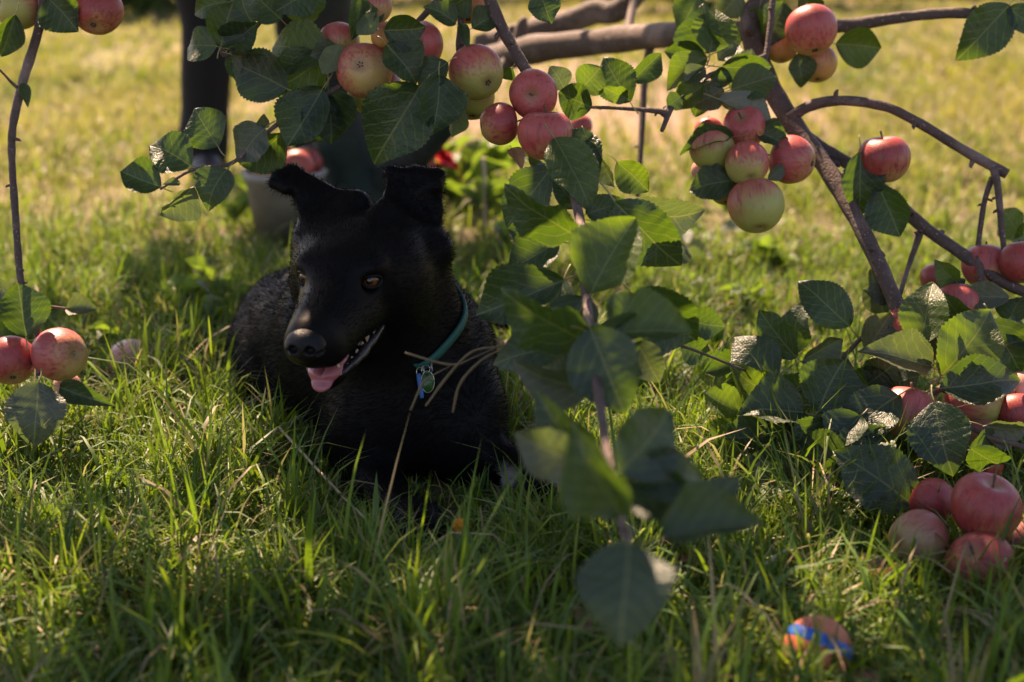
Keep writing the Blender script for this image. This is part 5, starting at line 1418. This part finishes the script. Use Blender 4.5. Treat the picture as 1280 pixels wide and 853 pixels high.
# seed head of finger grass in front of the dog's chest
M_SPIKE = simple('seed_spike', (.13, .10, .05), .7, .3, .5, 400, .6)
sd_ = 1.52
hub = at(628, 437, sd_)
sh_ = empty('grass_seed_head', ground(700, 640), 'drooping finger-grass seed head hanging before the dog\'s chest', 'grass')
MB().tube([ground(705, 690), at(700, 560, 1.50), at(672, 460, 1.51), hub], [.0015, .0014, .0012, .0009], 6, 6).build('stalk', M_STALKG, sh_)
for P_ in ([(628, 437), (600, 445), (575, 458), (562, 490), (535, 505)] and [[(628, 433), (590, 440), (560, 470), (532, 508)], [(628, 436), (600, 452), (575, 480), (566, 516)], [(625, 432), (590, 448), (562, 456), (506, 441)], [(562, 458), (540, 470), (528, 480), (513, 513)]]):
    pts = [at(a, b, sd_ + .006 * i) for i, (a, b) in enumerate(P_)]
    rr = [.0005, .0007, .0016, .0012] if P_[0][0] < 620 or P_[-1][1] < 450 else [.0007, .0014, .0018, .0012]
    MB().tube(pts, rr, 8, 8, .16, wrg.randrange(99)).build('spike', M_SPIKE, sh_)

# fallen leaves and dry stalks
def litter(px, py, L, kind, label, z=.02, a=None, lift=None):
    b = ground(px, py) + Vector((0, 0, z)); a = wrg.uniform(0, 6.28) if a is None else a
    ax = Vector((math.cos(a), math.sin(a), wrg.uniform(-.2, .5) if lift is None else lift)).normalized()
    z_ = Vector((wrg.uniform(-.5, .5), wrg.uniform(-.7, .1), 1)); x = ax.cross(z_).normalized(); z_ = x.cross(ax)
    o = new_obj('fallen_leaf', LEAF[kind][wrg.randrange(NV)]); w = L * .6
    b = b - ax * L * .5
    o.matrix_basis = Matrix(((x.x * w, ax.x * L, z_.x * L * 1.4, b.x), (x.y * w, ax.y * L, z_.y * L * 1.4, b.y), (x.z * w, ax.z * L, z_.z * L * 1.4, b.z), (0, 0, 0, 1)))
    tag(o, label, 'leaf', 'fallen leaves in the grass')
for q in ((820, 632, .05, 'd', 'curled brown fallen leaf under the hanging spray', .03), (868, 728, .045, 'd', 'pale brown fallen leaf near the dry stalk', .02), (885, 316, .09, 'p', 'pale upturned fallen leaf in the sunny grass', .03), (905, 330, .09, 'p', 'pale upturned fallen leaf in the sunny grass', .03), (868, 340, .08, 'p', 'pale upturned fallen leaf in the sunny grass', .03),
          (920, 305, .08, 'p', 'pale upturned fallen leaf in the sunny grass', .04), (855, 318, .07, 'g', 'green fallen leaf beside the pale ones', .04), (650, 530, .05, 'p', 'pale curled leaf in the grass beside the dog\'s shoulder', .03), (655, 500, .05, 'p', 'pale folded leaf behind the dog\'s shoulder', .05),
          (85, 722, .05, 'd', 'rusty brown fallen leaf in the grass below the left twig', .015), (240, 755, .05, 'd', 'dark brown fallen leaf in the open grass', .015), (1100, 745, .05, 'd', 'brown fallen leaf beside the half rotten apple', .02), (150, 715, .04, 'd', 'tan fallen leaf in the sunlit grass patch', .015),
          (480, 740, .035, 'd', 'small tan fallen leaf in front of the dog\'s paw', .015), (930, 790, .04, 'd', 'tan fallen leaf left of the orange ball', .015), (730, 790, .04, 'd', 'brown fallen leaf below the lowest hanging leaf', .015)):
    litter(*q)
def stalk(P_, r_, label, mat=M_STRAW):
    mb = MB().tube([ground(a, b) + Vector((0, 0, z)) for a, b, z in P_], [r_, r_ * .9, r_ * .6], 7, 5, .08, 3)
    tag(mb.build('dry_stalk', mat), label, 'stalk', 'dry stalks in the grass')
stalk([(905, 770, .01), (950, 742, .03), (990, 725, .04)], .0035, 'pale dry stalk lying in grass below the leaf heap')
stalk([(352, 580, .05), (430, 655, .035), (525, 720, .006)], .0019, 'long bent straw stalk leaning in front of the dog')
stalk([(262, 775, .003), (240, 735, .02), (222, 700, .03)], .0022, 'broad dry blade lying in the grass left of the dog')
stalk([(780, 655, .01), (800, 648, .015), (812, 640, .02)], .0030, 'short pale stalk beside the curled brown leaf')
mb = MB(); b = ground(604, 292); mb.tube([b, b + Vector((.005, 0, .06)), at(604, 196, gdepth(292))], [.006, .005, .004], 7, 5, .1, 4)
tag(mb.build('dry_stalk', M_STRAW), 'thin upright dry stalk among the sunlit weeds', 'stalk', 'dry stalks in the grass')

# far shrubs at the edge of the orchard
def shrub(px, depth, w, h_, seed, label):
    c = at(px, 0, depth); c.z = 0; rg = np.random.default_rng(seed)
    s_ = empty('shrub', c, label, 'shrub', 'shrubs along the orchard edge')
    n = 2600; u = rg.normal(0, 1, (n, 3)); u /= np.linalg.norm(u, axis=1)[:, None]; u *= rg.random((n, 1)) ** .35
    lump = 1 + .25 * np.sin(u[:, :1] * 5 + seed) * np.cos(u[:, 1:2] * 4)
    P_ = np.array(c) + u * lump * np.array((w, w * .7, h_ * .5)) + np.array((0, 0, h_ * .5)); P_[:, 2] = np.maximum(P_[:, 2], .02)
    a = rg.normal(0, 1, (n, 3)); a /= np.linalg.norm(a, axis=1)[:, None]; b_ = np.cross(a, rg.normal(0, 1, (n, 3))); b_ /= np.linalg.norm(b_, axis=1)[:, None]
    L = rg.uniform(.04, .08, (n, 1))
    V = np.stack([P_ - b_ * L * .45, P_ + a * L * .8, P_ + b_ * L * .45, P_ - a * L * .8], 1).reshape(-1, 3)
    uv = np.tile(np.array([[0, .5], [.5, 1], [1, .5], [.5, 0]]), (n, 1))
    o = new_obj('foliage', mesh_np('foliage', V, [(np.arange(n) * 4)[:, None] + np.arange(4)[None]], False, None, uv), s_, [M_WEED]); o['kind'] = 'stuff'
    mb = MB()
    for k in range(5): mb.tube([c, c + Vector((wrg.uniform(-.3, .3) * w, wrg.uniform(-.2, .2) * w, h_ * .4)), c + Vector((wrg.uniform(-.7, .7) * w, wrg.uniform(-.4, .4) * w, h_ * .8))], [.03, .02, .008], 6, 4)
    mb.build('stems', M_LIMB, s_)
for k, (px, dp, w, h_) in enumerate(((150, 10.3, .45, 1.0), (205, 10.6, .5, 1.1), (20, 12.2, .7, 1.4), (330, 12.6, .8, 1.5), (470, 12.2, .7, 1.3), (600, 12.9, .8, 1.5), (735, 13.2, .8, 1.4), (850, 11.0, .6, 1.2), (970, 11.8, .8, 1.5), (1090, 13.4, .8, 1.4), (1230, 13.2, .8, 1.5))):
    shrub(px, dp, w, h_, 50 + k, 'leafy green shrub on the far edge of the orchard lawn')

# upright tuft of broad blades in front of the pale windfall, and broad blades near the lens
def tuft(px, py, spec, label):
    b = ground(px, py); t_ = empty('grass_tuft', b, label, 'grass', 'broad-bladed grass tufts')
    for (bx, by, tx, ty, dd, w, tint, bow) in spec:
        p0 = ground(bx, by); d0 = gdepth(by); p1 = at(tx, ty, d0 + dd); V, Q, C = [], [], []
        mid = p0.lerp(p1, .55) + RGT * bow
        side = (p1 - p0).cross(FWD).normalized()
        for k in range(9):
            t = k / 8; c = p0 * (1 - t) ** 2 + mid * 2 * t * (1 - t) + p1 * t * t
            hw = w * .5 * (min(1, .5 + t * 2) * (1 - t ** 3) + .02)
            V += [c - side * hw, c + FWD * hw * .35, c + side * hw]
            tc = [x * (.8 + .4 * t) for x in tint]; C += [tc] * 3
        for k in range(8):
            for j in range(2): Q.append((k * 3 + j, k * 3 + j + 1, k * 3 + j + 4, k * 3 + j + 3))
        new_obj('blade', mesh_np('blade', [tuple(v) for v in V], [np.array(Q)], True, {'tint': np.array(C)}), t_, [M_GRASS])
GR1, GR2 = (.13, .19, .012), (.09, .14, .014)
tuft(180, 505, [(178, 508, 181, 392, .0, .010, GR2, .004), (188, 510, 200, 408, .02, .009, GR1, .004), (184, 512, 216, 420, .03, .009, GR1, -.004), (176, 512, 172, 440, -.02, .008, GR1, -.003), (192, 512, 240, 404, .05, .008, GR1, .004), (196, 514, 280, 460, .0, .009, GR2, -.006), (170, 510, 150, 450, .0, .006, GR1, .003)], 'upright broad grass tuft right in front of the pale windfall')
tuft(370, 800, [(375, 812, 308, 712, -.02, .008, GR2, .004), (380, 815, 410, 700, .0, .009, GR2, .006), (372, 812, 455, 742, .02, .008, (.12, .15, .03), .005), (378, 815, 330, 780, .0, .008, GR2, .0), (376, 815, 470, 800, .0, .008, GR1, .0)], 'broad grass tuft in the open lawn in front of the dog')
tuft(535, 760, [(540, 770, 600, 660, .02, .008, GR1, .003), (532, 770, 560, 672, .0, .008, GR2, .003), (528, 768, 470, 730, .0, .007, GR2, .0), (536, 768, 640, 720, .01, .007, GR1, .004)], 'broad grass tuft below the yellow flower')
tuft(1040, 690, [(1052, 700, 985, 575, .02, .005, (.16, .17, .05), .006), (1062, 715, 1000, 680, .0, .007, GR1, .0), (1064, 716, 1098, 690, .0, .006, GR1, .0)], 'thin tall grass tuft beside the half rotten apple')
tuft(1010, 850, [(1000, 860, 960, 790, -.02, .006, GR1, .0), (1010, 860, 1006, 806, -.02, .006, GR1, .002), (1028, 860, 1090, 818, -.03, .007, GR1, .004), (980, 858, 935, 820, -.02, .007, GR1, .0), (1030, 862, 1048, 815, -.03, .006, GR2, .0)], 'bright grass tuft leaning against the orange ball')
tuft(1210, 770, [(1205, 775, 1195, 690, -.02, .005, GR2, .0), (1225, 776, 1240, 705, -.02, .005, GR1, .002), (1160, 772, 1150, 700, -.02, .005, GR1, .0), (1250, 778, 1230, 745, -.02, .006, GR2, .0), (1185, 774, 1165, 720, -.02, .005, GR1, .0), (1240, 776, 1262, 720, -.02, .005, GR1, .0)], 'grass tuft growing up in front of the fallen apple heap')
